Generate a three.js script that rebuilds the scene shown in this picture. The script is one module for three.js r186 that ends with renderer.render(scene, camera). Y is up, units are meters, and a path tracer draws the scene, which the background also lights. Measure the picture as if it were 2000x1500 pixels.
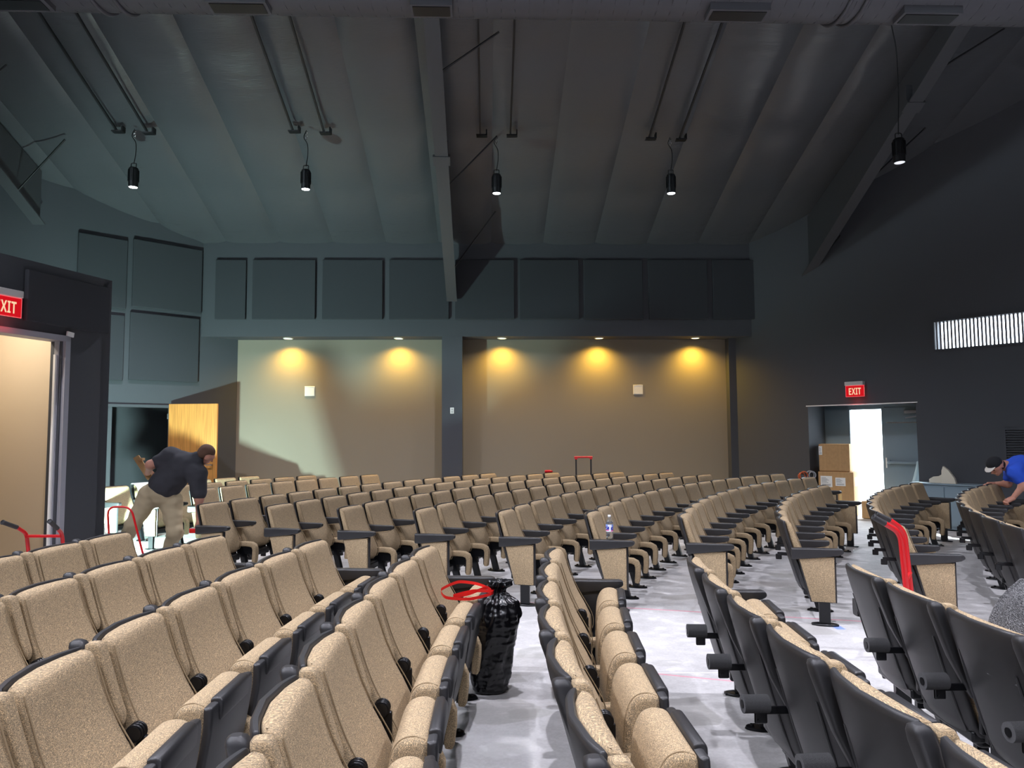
import * as THREE from 'three';
import { mergeGeometries, mergeVertices, toCreasedNormals } from 'three/addons/utils/BufferGeometryUtils.js';
import { RoundedBoxGeometry } from 'three/addons/geometries/RoundedBoxGeometry.js';
import { MarchingCubes } from 'three/addons/objects/MarchingCubes.js';
import { ImprovedNoise } from 'three/addons/math/ImprovedNoise.js';
import { RectAreaLightUniformsLib } from 'three/addons/lights/RectAreaLightUniformsLib.js';

// ---------------------------------------------------------------- camera, sky, sun, exposure
RectAreaLightUniformsLib.init();
const scene = new THREE.Scene();
const F = 1400, PITCH = 0.0692, ROLL = 0.0061, EYE = 1.55;
const camera = new THREE.PerspectiveCamera(2 * Math.atan(750 / F) * 180 / Math.PI, 4 / 3, 0.05, 200);
camera.rotation.order = 'YXZ';
camera.position.set(0, EYE, 0);
camera.rotation.set(PITCH, 0, -ROLL);
scene.add(camera);
const renderer = new THREE.WebGLRenderer();
renderer.toneMapping = THREE.LinearToneMapping;
renderer.toneMappingExposure = 1.0;
renderer.shadowMap.enabled = true;
const DOWN = 12, PEND = 50, WORK = 165;                                  // lamp strengths (candela)
scene.background = new THREE.Color().setRGB(9, 10.4, 11.6);            // bright hazy daylight outdoors
const sun = new THREE.DirectionalLight('#f0fbff', 18);                   // falls in through the exit door and the high window
sun.position.set(0.6, 13.2, -32.6); sun.target.position.set(0, 0, -12.6); sun.position.x += 6; sun.target.position.x += 6;
sun.castShadow = true; sun.shadow.mapSize.set(4096, 4096); sun.shadow.radius = 1.5;
Object.assign(sun.shadow.camera, { left: -14, right: 14, top: 14, bottom: -14, near: 1, far: 60 });
scene.add(sun, sun.target);

// ---------------------------------------------------------------- helpers
const P3 = (X, y, Z) => new THREE.Vector3(X, y, -Z);                   // X right, y up, Z away from the photographer
const noise = new ImprovedNoise();
let seedv = 7;
const rnd = () => { seedv = (seedv * 1664525 + 1013904223) >>> 0; return seedv / 4294967296; };
function ray(px, py) {                                                  // direction of a photo pixel (2000 x 1500)
  let x = (px - 1000) / F, y = -(py - 750) / F;
  const c = Math.cos(ROLL), s = Math.sin(ROLL);
  [x, y] = [c * x + s * y, -s * x + c * y];
  const Y = y * Math.cos(PITCH) + Math.sin(PITCH), Z = Math.cos(PITCH) - y * Math.sin(PITCH);
  return [x, Y, Z];
}
const atH = (px, py, h = 0) => { const [x, y, z] = ray(px, py), t = (h - EYE) / y; return P3(x * t, h, z * t); };       // on a level plane
const atZ = (px, py, Z) => { const [x, y, z] = ray(px, py), t = Z / z; return P3(x * t, EYE + y * t, Z); };             // at a known distance
function onWall(px, py, p, q) {                                         // on the upright plane through plan points p, q = [X, Z]
  const [x, y, z] = ray(px, py), nx = q[1] - p[1], nz = -(q[0] - p[0]);
  const t = (p[0] * nx + p[1] * nz) / (x * nx + z * nz);
  return P3(x * t, EYE + y * t, z * t);
}
const AL = Math.atan(0.037), CA = Math.cos(AL), SA = Math.sin(AL);      // the hall is turned a little against the camera
const uv2xz = (u, v) => [u * CA - v * SA, u * SA + v * CA];
const xz2uv = (X, Z) => [X * CA + Z * SA, -X * SA + Z * CA];
const HV = (u, y, v) => { const [X, Z] = uv2xz(u, v); return P3(X, y, Z); };
const slopeHit = (px, py, h0, v0, k) => { const [x, y, z] = ray(px, py), t = (h0 + k * v0 - EYE) / (y + k * (-x * SA + z * CA)); return P3(x * t, EYE + y * t, z * t); };
const DV = 14.1, DT = 14.6;                                             // soffit face and recessed wall behind it
const wallHit = (px, py, v) => onWall(px, py, uv2xz(-5, v), uv2xz(5, v));
const EAVE = wallHit(700, 478, DV).y, KR = 0.333;
const ceilY = (X, Z) => EAVE + KR * (DV - xz2uv(X, Z)[1]);
const ceilHit = (px, py, drop = 0) => slopeHit(px, py, EAVE - drop, DV, KR);
const SOFFIT = wallHit(900, 657, DV).y;

const used = {};
const numbered = (n) => { if (used[n] === undefined) { used[n] = 0; return n; } used[n]++; return n + '_' + String(used[n]).padStart(3, '0'); };
function shade(o) { o.traverse((m) => { if (m.isMesh) { m.castShadow = true; m.receiveShadow = true; } }); }
function obj(name, geo, mat, parent) {
  const g = Array.isArray(geo) ? (geo.length > 1 ? merge(geo) : geo[0]) : geo;
  const m = new THREE.Mesh(g, mat); m.castShadow = m.receiveShadow = true;
  m.name = parent ? name : numbered(name);
  (parent || scene).add(m);
  return m;
}
function tag(o, label, category, group) { o.userData.label = label; o.userData.category = category; if (group) o.userData.group = group; return o; }
function thing(name, label, category, pos, turn = 0, group) {
  const o = new THREE.Group(); o.name = numbered(name); scene.add(o);
  if (pos) o.position.copy(pos); o.rotation.y = turn;
  return tag(o, label, category, group);
}
function struct(name, geo, mat, parent) { const m = obj(name, geo, mat, parent); if (!parent) m.userData.kind = 'structure'; return m; }
function structGroup(name) { const g = new THREE.Group(); g.name = numbered(name); g.userData.kind = 'structure'; scene.add(g); return g; }
function merge(list) {
  const out = list.map((g) => { const n = g.index ? g.toNonIndexed() : g; for (const k of Object.keys(n.attributes)) if (!['position', 'normal', 'uv'].includes(k)) n.deleteAttribute(k); return n; });
  return mergeGeometries(out);
}
const box = (w, h, d, x = 0, y = 0, z = 0) => new THREE.BoxGeometry(w, h, d).translate(x, y, z);
const rbox = (w, h, d, r = 0.01, x = 0, y = 0, z = 0, s = 2) => new RoundedBoxGeometry(w, h, d, s, Math.min(r, w / 2.01, h / 2.01, d / 2.01)).translate(x, y, z);
function bar(a, b, w, d, up = new THREE.Vector3(0, 1, 0)) {              // a square bar from a to b
  const dir = b.clone().sub(a), L = dir.length(); dir.normalize();
  const z = up.clone().addScaledVector(dir, -up.dot(dir)); if (z.lengthSq() < 1e-6) z.set(0, 0, 1).addScaledVector(dir, -dir.z); z.normalize();
  const x = new THREE.Vector3().crossVectors(dir, z);
  const m = new THREE.Matrix4().makeBasis(x, dir, z).setPosition(a.clone().lerp(b, 0.5));
  return new THREE.BoxGeometry(w, L, d).applyMatrix4(m);
}
function rod(a, b, r, seg = 8, r2 = r) {
  const dir = b.clone().sub(a), L = dir.length();
  const q = new THREE.Quaternion().setFromUnitVectors(new THREE.Vector3(0, 1, 0), dir.normalize());
  return new THREE.CylinderGeometry(r2, r, L, seg).applyQuaternion(q).translate(...a.clone().lerp(b, 0.5).toArray());
}
function tube(pts, r, seg = 40, rad = 8, closed = false, tension = 0.5) {
  return new THREE.TubeGeometry(new THREE.CatmullRomCurve3(pts, closed, 'catmullrom', tension), seg, r, rad, closed);
}
// straight runs with rounded corners
function bentTube(pts, r, bend = 0.05, rad = 8) {
  const path = new THREE.CurvePath();
  let prev = pts[0];
  for (let i = 1; i < pts.length - 1; i++) {
    const a = pts[i].clone().add(pts[i - 1].clone().sub(pts[i]).setLength(Math.min(bend, pts[i].distanceTo(pts[i - 1]) / 2)));
    const b = pts[i].clone().add(pts[i + 1].clone().sub(pts[i]).setLength(Math.min(bend, pts[i].distanceTo(pts[i + 1]) / 2)));
    if (prev.distanceTo(a) > 1e-4) path.add(new THREE.LineCurve3(prev, a));
    path.add(new THREE.QuadraticBezierCurve3(a, pts[i], b)); prev = b;
  }
  path.add(new THREE.LineCurve3(prev, pts[pts.length - 1]));
  return new THREE.TubeGeometry(path, 14 * pts.length, r, rad, false);
}
// closed loft through superellipse rings; each ring {c, ax, ay, e, bend}
function loft(rings, n = 20) {
  const pos = [], uv = [], idx = [], m = rings.length;
  let vlen = 0;
  const ringPts = rings.map((R) => {
    const out = [], e = R.e || 4;
    for (let i = 0; i <= n; i++) {
      const a = (i / n) * Math.PI * 2, ca = Math.cos(a), sa = Math.sin(a);
      const x = Math.sign(ca) * Math.pow(Math.abs(ca), 2 / e), y = Math.sign(sa) * Math.pow(Math.abs(sa), 2 / e);
      const p = R.c.clone().addScaledVector(R.ax, x).addScaledVector(R.ay, y);
      if (R.bend) p.add(R.bend(x, y));
      out.push(p);
    }
    return out;
  });
  ringPts.forEach((pts, j) => {
    if (j) vlen += rings[j].c.distanceTo(rings[j - 1].c);
    let ul = 0;
    pts.forEach((p, i) => { if (i) ul += p.distanceTo(pts[i - 1]); pos.push(p.x, p.y, p.z); uv.push(ul, vlen); });
  });
  for (let j = 0; j < m - 1; j++) for (let i = 0; i < n; i++) {
    const a = j * (n + 1) + i, b = a + 1, c = a + n + 1, d = c + 1;
    idx.push(a, b, c, b, d, c);
  }
  for (const [j, flip] of [[0, 1], [m - 1, 0]]) {                       // end caps as strips across the ring, so that curved rings stay closed
    const o = pos.length / 3, Rg = rings[j], ux = Rg.ax.clone().normalize(), uy = Rg.ay.clone().normalize();
    ringPts[j].forEach((p) => { const d = p.clone().sub(Rg.c); pos.push(p.x, p.y, p.z); uv.push(d.dot(ux), d.dot(uy)); });
    for (let i = 0; i < n / 2; i++) { const q = [o + i, o + i + 1, o + n - i - 1, o + n - i]; flip ? idx.push(q[0], q[2], q[1], q[0], q[3], q[2]) : idx.push(q[0], q[1], q[2], q[0], q[2], q[3]); }
  }
  const g = new THREE.BufferGeometry();
  g.setAttribute('position', new THREE.Float32BufferAttribute(pos, 3)); g.setAttribute('uv', new THREE.Float32BufferAttribute(uv, 2)); g.setIndex(idx);
  // outward orientation check
  g.computeBoundingBox(); let vol = 0; const A = new THREE.Vector3(), B = new THREE.Vector3(), C = new THREE.Vector3();
  for (let i = 0; i < idx.length; i += 3) { A.fromArray(pos, idx[i] * 3); B.fromArray(pos, idx[i + 1] * 3); C.fromArray(pos, idx[i + 2] * 3); vol += A.dot(B.cross(C)); }
  if (vol < 0) { for (let i = 0; i < idx.length; i += 3) [idx[i + 1], idx[i + 2]] = [idx[i + 2], idx[i + 1]]; g.setIndex(idx); }
  g.computeVertexNormals();
  const nr = g.attributes.normal;                                       // weld the seam normals
  for (let j = 0; j < m; j++) { const a = j * (n + 1), b = a + n; const x = nr.getX(a) + nr.getX(b), y = nr.getY(a) + nr.getY(b), z = nr.getZ(a) + nr.getZ(b), l = Math.hypot(x, y, z) || 1; nr.setXYZ(a, x / l, y / l, z / l); nr.setXYZ(b, x / l, y / l, z / l); }
  return g;
}
// profile in (z, y), extruded across x
function profileX(pts, halfW, bevel = 0.01, smooth = 0.7, spline = true) {
  const s = new THREE.Shape();
  const V = pts.map(([z, y]) => new THREE.Vector2(-z, y));
  if (spline) { const c = new THREE.SplineCurve([...V, V[0]]); s.setFromPoints(c.getPoints(pts.length * 3).slice(0, -1)); } else s.setFromPoints(V);
  let g = new THREE.ExtrudeGeometry(s, { depth: 2 * (halfW - bevel), bevelEnabled: bevel > 0, bevelThickness: bevel, bevelSize: bevel * 0.8, bevelOffset: -bevel * 0.8, bevelSegments: 2, steps: 1 });
  g.translate(0, 0, -(halfW - bevel)).rotateY(Math.PI / 2);             // extrude axis (z) -> x, shape x (= -z) -> z
  g = toCreasedNormals(g, smooth);
  return g;
}
// wall slab between plan points, sloping top, rectangular holes given in metres along the wall
function wallSlab(p, q, thick, top0, top1, holes = [], bottom = 0) {
  const L = Math.hypot(q[0] - p[0], q[1] - p[1]);
  const s = new THREE.Shape([new THREE.Vector2(0, bottom), new THREE.Vector2(L, bottom), new THREE.Vector2(L, top1), new THREE.Vector2(0, top0)]);
  for (const [a, b, y0, y1] of holes) s.holes.push(new THREE.Path([new THREE.Vector2(a, y0), new THREE.Vector2(a, y1), new THREE.Vector2(b, y1), new THREE.Vector2(b, y0)]));
  const g = new THREE.ExtrudeGeometry(s, { depth: Math.abs(thick), bevelEnabled: false });
  if (thick < 0) g.translate(0, 0, thick);
  const dir = P3(q[0] - p[0], 0, q[1] - p[1]).normalize(), up = new THREE.Vector3(0, 1, 0), n = new THREE.Vector3().crossVectors(dir, up);
  g.applyMatrix4(new THREE.Matrix4().makeBasis(dir, up, n).setPosition(P3(p[0], 0, p[1])));
  return g;
}
// frame carried on a wall: local x along the wall, y up, z out of it into the room
function wallFrame(o, p, q, px, py, y) {
  const P = onWall(px, py, p, q); if (y !== undefined) P.y = y;
  const dir = P3(q[0] - p[0], 0, q[1] - p[1]).normalize();
  o.position.copy(P); o.rotation.y = Math.atan2(-dir.z, dir.x);
  return o;
}

// ---------------------------------------------------------------- textures
function dataTex(n, fn, srgb, rep = 1) {
  const d = new Uint8Array(n * n * 4);
  for (let y = 0; y < n; y++) for (let x = 0; x < n; x++) { const c = fn(x, y); const o = (y * n + x) * 4; d[o] = c[0]; d[o + 1] = c[1]; d[o + 2] = c[2]; d[o + 3] = 255; }
  const t = new THREE.DataTexture(d, n, n); t.wrapS = t.wrapT = THREE.RepeatWrapping; t.magFilter = THREE.LinearFilter; t.minFilter = THREE.LinearMipmapLinearFilter;
  if (srgb) t.colorSpace = THREE.SRGBColorSpace; t.repeat.set(rep, rep); t.needsUpdate = true; return t;
}
function canvasTex(w, h, draw) {
  const c = document.createElement('canvas'); c.width = w; c.height = h; draw(c.getContext('2d'), w, h);
  const t = new THREE.CanvasTexture(c); t.colorSpace = THREE.SRGBColorSpace; return t;
}
const cl = (v) => Math.max(0, Math.min(255, v));
// tweed: 0.32 m tile
const TW = 512;
const speck = new Float32Array(TW * TW);
for (let i = 0; i < speck.length; i++) speck[i] = rnd();
const speckAt = (x, y) => speck[((y + TW) % TW) * TW + ((x + TW) % TW)];
const tweedV = (x, y) => {
  const rib = 0.5 + 0.5 * Math.sin((x + y) * Math.PI * 2 / 4) * Math.cos((y) * Math.PI * 2 / 8);
  const bx = Math.floor(x / 3), by = Math.floor(y / 3);
  const s1 = speckAt(bx, by), s2 = speckAt(Math.floor(x / 5) + 200, Math.floor(y / 2) + 77), s3 = speckAt(x + 31, y + 9);
  return { rib, s1, s2, s3 };
};
const tweedMap = dataTex(TW, (x, y) => {
  const { rib, s1, s2, s3 } = tweedV(x, y);
  let k = 0.84 + 0.14 * rib + 0.30 * (s1 - 0.5) + 0.24 * (s2 - 0.5) + 0.12 * (s3 - 0.5);
  if (s1 > 0.82) k *= 0.66; if (s2 > 0.88) k *= 1.16;
  const w = (s2 - 0.5) * 8;
  return [cl(184 * k + w), cl(161 * k), cl(127 * k - w)];
}, true, 1 / 0.32);
const tweedBump = dataTex(TW, (x, y) => { const { rib, s1, s3 } = tweedV(x, y); const v = cl(255 * (0.35 * rib + 0.4 * s1 + 0.25 * s3)); return [v, v, v]; }, false, 1 / 0.32);
const grain = dataTex(256, (x, y) => { const v = 128 + 90 * (speckAt(x, y) - 0.5) + 60 * (speckAt(x >> 1, y >> 1) - 0.5); return [v, v, v]; }, false, 1 / 0.1);
const fleeceBump = dataTex(256, (x, y) => { const v = cl(255 * (0.6 * speckAt(x >> 2, y >> 2) + 0.4 * speckAt(x >> 1, y >> 1))); return [v, v, v]; }, false, 1 / 0.15);
const fleeceMap = dataTex(256, (x, y) => { const v = 28 + 150 * Math.pow(0.6 * speckAt(x >> 2, y >> 2) + 0.4 * speckAt(x >> 1, y >> 1), 1.3); return [v, v, v + 2]; }, true, 1 / 0.15);
const vinylBump = dataTex(512, (x, y) => {
  const f = (a) => a * Math.PI * 2 / 512;
  const w = noise.noise(Math.cos(f(x)) * 2.2 + 5, Math.sin(f(x)) * 2.2 + y / 512 * 0, Math.sin(f(y)) * 9 + Math.cos(f(y)) * 9);
  const v = cl(128 + 80 * w + 26 * (speckAt(0, y) - 0.5)); return [v, v, v];
}, false, 1);
const woodMap = dataTex(512, (x, y) => {
  const n1 = noise.noise(x / 26, y / 220, 3.1), n2 = noise.noise(x / 7, y / 150, 8.7), ring = Math.sin((x / 512 * 7 + n1 * 1.3) * Math.PI * 2);
  const k = 0.94 + 0.05 * ring + 0.07 * n2 + 0.04 * (speckAt(x, y >> 4) - 0.5);
  return [cl(212 * k), cl(146 * k), cl(74 * k)];
}, true, 1);
const cardMap = dataTex(256, (x, y) => { const k = 0.96 + 0.05 * (speckAt(x, y >> 3) - 0.5) + 0.05 * noise.noise(x / 40, y / 60, 2); return [cl(196 * k), cl(157 * k), cl(110 * k)]; }, true, 1 / 0.5);

// floor: bare concrete with dried adhesive, darker damp-looking mastic patches and pink chalk lines, drawn in plan
const FX0 = -9, FX1 = 9, FZ0 = -2, FZ1 = 16, FN = 2048;
const floorTex = canvasTex(FN, FN, (g, w, h) => {
  const sx = w / (FX1 - FX0), X = (x) => (x - FX0) * sx, Y = (z) => (FZ1 - z) * sx;
  const im = g.createImageData(w, h), d = im.data;
  for (let y = 0; y < h; y++) for (let x = 0; x < w; x++) {
    const n1 = noise.noise(x / 210, y / 210, 1.5), n2 = noise.noise(x / 46, y / 52, 7.2), n3 = noise.noise(x / 13, y / 9, 4.4), n4 = noise.noise(x / 4, y / 3, 9.9);
    let k = 186 + 10 * n1 + 9 * n2 + 10 * n3 + 7 * n4 + 12 * (speckAt(x, y) - 0.5);
    if (n3 > 0.32 && n2 > -0.1) k += 12;
    const o = (y * w + x) * 4; d[o] = cl(k); d[o + 1] = cl(k - 1); d[o + 2] = cl(k - 1); d[o + 3] = 255;
  }
  g.putImageData(im, 0, 0);
  // rows of old mastic patches where the former carpet was glued (angular, overlapping)
  const patch = (x, z, rw, rh, ang, a, col = '138,136,132') => {
    g.save(); g.translate(X(x), Y(z)); g.rotate(ang); g.fillStyle = `rgba(${col},${a})`; g.beginPath();
    const n = 7 + Math.floor(rnd() * 4);
    for (let i = 0; i < n; i++) { const t = i / n * 6.2832, r = 0.8 + 0.35 * rnd(); const c = Math.cos(t), s = Math.sin(t); g.lineTo(rw * sx * r * Math.sign(c) * Math.pow(Math.abs(c), 0.6), rh * sx * r * Math.sign(s) * Math.pow(Math.abs(s), 0.6)); }
    g.fill(); g.restore();
  };
  for (let i = 0; i < 260; i++) patch(-8 + 16 * rnd(), -1 + 16 * rnd(), 0.1 + 0.3 * rnd(), 0.06 + 0.16 * rnd(), -0.3 + 0.5 * rnd(), 0.12 + 0.3 * rnd());
  for (let i = 0; i < 160; i++) patch(-8 + 16 * rnd(), -1 + 16 * rnd(), 0.08 + 0.25 * rnd(), 0.03 + 0.1 * rnd(), -0.4 + 0.7 * rnd(), 0.1 + 0.25 * rnd(), '216,214,212');
  // bigger ones that can be told apart in the photograph
  for (const [px, py, rw, rh, a] of [[1330, 1390, 0.2, 0.22, 0.5], [1310, 1480, 0.2, 0.2, 0.4], [1345, 1165, 0.26, 0.1, 0.42], [1560, 1190, 0.2, 0.09, 0.42], [1560, 1150, 0.2, 0.09, 0.36], [1570, 1120, 0.2, 0.09, 0.3], [985, 1390, 0.2, 0.2, 0.42], [1000, 1140, 0.22, 0.2, 0.35], [1240, 1130, 0.2, 0.12, 0.3], [1440, 1130, 0.15, 0.12, 0.25], [1780, 1380, 0.16, 0.3, 0.3], [1240, 1350, 0.06, 0.2, 0.3]]) { const p = atH(px, py); patch(p.x, -p.z, rw, rh, -0.28, a); }
  // pink snapped chalk lines
  const line = (a, b, wd, al) => { const p = atH(...a), q = atH(...b); g.strokeStyle = `rgba(236,128,150,${al})`; g.lineWidth = wd; g.beginPath(); g.moveTo(X(p.x), Y(-p.z)); g.lineTo(X(q.x), Y(-q.z)); g.stroke(); };
  line([1100, 1180], [1900, 1226], 2.4, 0.75); line([1200, 1308], [1760, 1362], 1.6, 0.85); line([1100, 1180], [560, 1150], 2, 0.5);
  g.strokeStyle = 'rgba(232,230,230,0.8)'; g.lineWidth = 1.6; { const p = atH(1200, 1315), q = atH(1700, 1312); g.beginPath(); g.moveTo(X(p.x), Y(-p.z)); g.lineTo(X(q.x), Y(-q.z)); g.stroke(); }
  { const p = atH(1640, 1226); g.fillStyle = 'rgba(110,140,220,0.8)'; g.fillRect(X(p.x) - 5, Y(-p.z) - 6, 8, 12); }
});

// ---------------------------------------------------------------- materials
const M = (o) => new THREE.MeshStandardMaterial(o);
const MP = (o) => new THREE.MeshPhysicalMaterial(o);
const fabric = MP({ map: tweedMap, bumpMap: tweedBump, bumpScale: 0.0016, roughness: 0.95, sheen: 0.25, sheenRoughness: 0.6, sheenColor: new THREE.Color('#c9b492') });
const plastic = M({ color: '#28282a', roughness: 0.42, bumpMap: grain, bumpScale: 0.0003 });
const steelBlack = M({ color: '#131417', roughness: 0.28, metalness: 0.25 });
const wallBlack = M({ color: '#45484e', roughness: 0.7 });
const panelBlack = M({ color: '#36393e', roughness: 0.95, bumpMap: grain, bumpScale: 0.0006 });
const taupe = M({ color: '#8a8274', roughness: 0.8 });
const vinyl = M({ color: '#4c4f53', roughness: 0.25, bumpMap: vinylBump, bumpScale: 0.003 });
const beamMat = M({ color: '#44464a', roughness: 0.5 });
const ductMat = M({ color: '#4b4c52', roughness: 0.55 });
const darkMetal = M({ color: '#1d1f22', roughness: 0.45, metalness: 0.3 });
const floorMat = M({ map: floorTex, roughness: 0.62 });
const plainConcrete = M({ color: '#b6b3b0', roughness: 0.8 });
const beige = M({ color: '#d8c7ae', roughness: 0.8 });
const greyPaint = M({ color: '#9a9ba3', roughness: 0.45 });
const white = M({ color: '#e9e9e6', roughness: 0.5 });
const redMetal = M({ color: '#c8141c', roughness: 0.35 });
const blackGrip = M({ color: '#2a2a2c', roughness: 0.6 });
const wood = M({ map: woodMap, roughness: 0.4 });
const card = M({ map: cardMap, roughness: 0.9 });
const tealDoor = M({ color: '#7c8e99', roughness: 0.45 });
const foam = M({ color: '#ffffff', map: fleeceMap, roughness: 1, bumpMap: fleeceBump, bumpScale: 0.004 });
const chrome = M({ color: '#b8b8ba', roughness: 0.25, metalness: 0.9 });
const glow = (hex, k, base = '#111111') => M({ color: base, emissive: hex, emissiveIntensity: k, roughness: 0.4 });

// ---------------------------------------------------------------- floor, ceiling, walls
{
  const g = new THREE.BoxGeometry(FX1 - FX0, 0.1, FZ1 - FZ0); g.translate((FX0 + FX1) / 2, -0.05, -(FZ0 + FZ1) / 2);
  const pos = g.attributes.position, uv = g.attributes.uv;
  for (let i = 0; i < pos.count; i++) uv.setXY(i, (pos.getX(i) - FX0) / (FX1 - FX0), (-pos.getZ(i) - FZ0) / (FZ1 - FZ0));
  struct('floor', g, floorMat);
  struct('floor', [box(18, 0.1, 10, 0, -0.05, 7), box(12, 0.1, 28, 15, -0.05, 2), box(4, 0.1, 28, -11, -0.05, -2)], plainConcrete);
  struct('ground', box(60, 0.1, 60, 36, -0.2, -36), plainConcrete);
}
// plan of the hall
const L0 = (() => { const p = wallHit(463, 760, DT); return [p.x, -p.z]; })();          // left end of the recessed wall
const L1 = [L0[0] - 3.4, L0[1] - 3.4];
const L2 = [L1[0] - 0.3, -9];
const SG = atZ(1672, 764, 12.7);                                                        // exit sign over the right door
const RD = [Math.sin(39 * Math.PI / 180), -Math.cos(39 * Math.PI / 180)];               // right wall runs toward the camera
const rp = (t) => [SG.x + RD[0] * t, -SG.z + RD[1] * t];
const R0 = rp((DT - xz2uv(...rp(0))[1]) / (RD[1] * CA - RD[0] * SA));
const R1 = rp(9), R2 = [R1[0] + 0.5, -9];
const wl = L0, wr = [R0[0], R0[1]];
{
  const c = (p) => ceilY(p[0], p[1]) + 0.25;
  // recessed wall in three paints: taupe either side of the pillar, black at the right end
  const a = wallHit(863, 760, DT), b = wallHit(903, 760, DT), e = wallHit(1464, 760, DT);
  const p1 = L0, p2 = [e.x, -e.z];
  struct('wall_back', wallSlab(p1, p2, -0.2, SOFFIT + 0.3, SOFFIT + 0.3), taupe);
  struct('wall_back', wallSlab(p2, wr, -0.2, SOFFIT + 0.3, SOFFIT + 0.3), wallBlack);
  // pillar, soffit face and underside
  const pa = wallHit(863, 760, DV), pb = wallHit(903, 760, DV);
  const ua = xz2uv(pa.x, -pa.z)[0], ub = xz2uv(pb.x, -pb.z)[0];
  const sl = wallHit(395, 560, DV), ul = xz2uv(sl.x, -sl.z)[0], ur = xz2uv(...wr)[0] + 0.5;
  const hallBox = (u0, u1, y0, y1, v0, v1) => { const g = new THREE.BoxGeometry(u1 - u0, y1 - y0, v1 - v0); g.translate((u0 + u1) / 2, (y0 + y1) / 2, -(v0 + v1) / 2); g.rotateY(AL); return g; };
  struct('wall_soffit', [hallBox(ul, ur, SOFFIT, EAVE + 0.3, DV, DT)], wallBlack);
  struct('wall_pillar', hallBox(ua, ub, 0, SOFFIT + 0.01, DV, DT + 0.05), wallBlack);
  struct('wall_upper_back', hallBox(ul - 1.5, ur + 0.5, SOFFIT, EAVE + 0.5, DT, DT + 0.2), wallBlack);
}
// left diagonal wall with the inner door opening
const dl = (px) => { const p = onWall(px, 800, L0, L1); return Math.hypot(p.x - L0[0], -p.z - L0[1]); };
const headL = onWall(290, 796, L0, L1).y;
{
  const s0 = dl(334), s1 = dl(212);
  struct('wall_left', wallSlab(L0, L1, 0.15, ceilY(...L0) + 0.3, ceilY(...L1) + 0.3, [[s0, s1, 0.001, headL]]), wallBlack);
  struct('wall_far_left', wallSlab(L1, L2, 0.15, ceilY(...L1) + 0.3, ceilY(L2[0], 2) + 0.3), wallBlack);
  const dir = [(L1[0] - L0[0]) / Math.hypot(3.4, 3.4), (L1[1] - L0[1]) / Math.hypot(3.4, 3.4)], out = [dir[1], -dir[0]];
  const q = (s, d) => [L0[0] + dir[0] * s + out[0] * d, L0[1] + dir[1] * s + out[1] * d];
  const m = 1.15;                                                       // vestibule behind the opening
  struct('wall_vestibule', [wallSlab(q(s0 - 0.6, m), q(s1 + 0.8, m), 0.1, 2.6, 2.6), wallSlab(q(s1 + 0.02, m), q(s1 + 0.02, 0.15), 0.1, 2.6, 2.6), wallSlab(q(s0 - 0.6, 0.15), q(s0 - 0.6, m), 0.1, 2.6, 2.6)], wallBlack);
  struct('ceiling_vestibule', new THREE.BoxGeometry(3.2, 0.08, 1.4).rotateY(Math.atan2(dir[1], dir[0])).translate(q((s0 + s1) / 2, 0.75)[0], 2.62, -q((s0 + s1) / 2, 0.75)[1]), wallBlack);
  // painted steel frame round the opening
  const fr = [];
  const J = (s) => P3(q(s, -0.02)[0], 0, q(s, -0.02)[1]);
  for (const s of [s0, s1]) { const a = J(s); fr.push(bar(a.clone().setY(0), a.clone().setY(headL + 0.05), 0.05, 0.09, P3(dir[0], 0, dir[1]))); }
  fr.push(bar(J(s0 - 0.05).setY(headL + 0.025), J(s1 + 0.05).setY(headL + 0.025), 0.09, 0.05));
  struct('trim_1', fr, wallBlack);
}
// right diagonal wall with the exit doorway and the high slatted window
const tr = (px, py) => { const p = onWall(px, py, R0, R1); return Math.hypot(p.x - R0[0], -p.z - R0[1]); };
const doorT = [tr(1578, 800), tr(1789, 800)], doorTop = onWall(1684, 789, R0, R1).y;
const winT = [tr(1824, 656), tr(2110, 640)], winY = [onWall(1824, 685, R0, R1).y, onWall(1824, 628, R0, R1).y];
{
  struct('wall_right', wallSlab(R0, R1, -0.25, ceilY(...R0) + 0.3, ceilY(...R1) + 0.3, [[doorT[0], doorT[1], 0.001, doorTop], [winT[0], winT[1], winY[0], winY[1]]]), wallBlack);
  struct('wall_far_right', wallSlab(R1, R2, -0.25, ceilY(...R1) + 0.3, ceilY(R2[0], 2) + 0.3), wallBlack);
  struct('wall_rear', wallSlab(R2, L2, -0.2, 10, 10), wallBlack);
}
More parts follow.
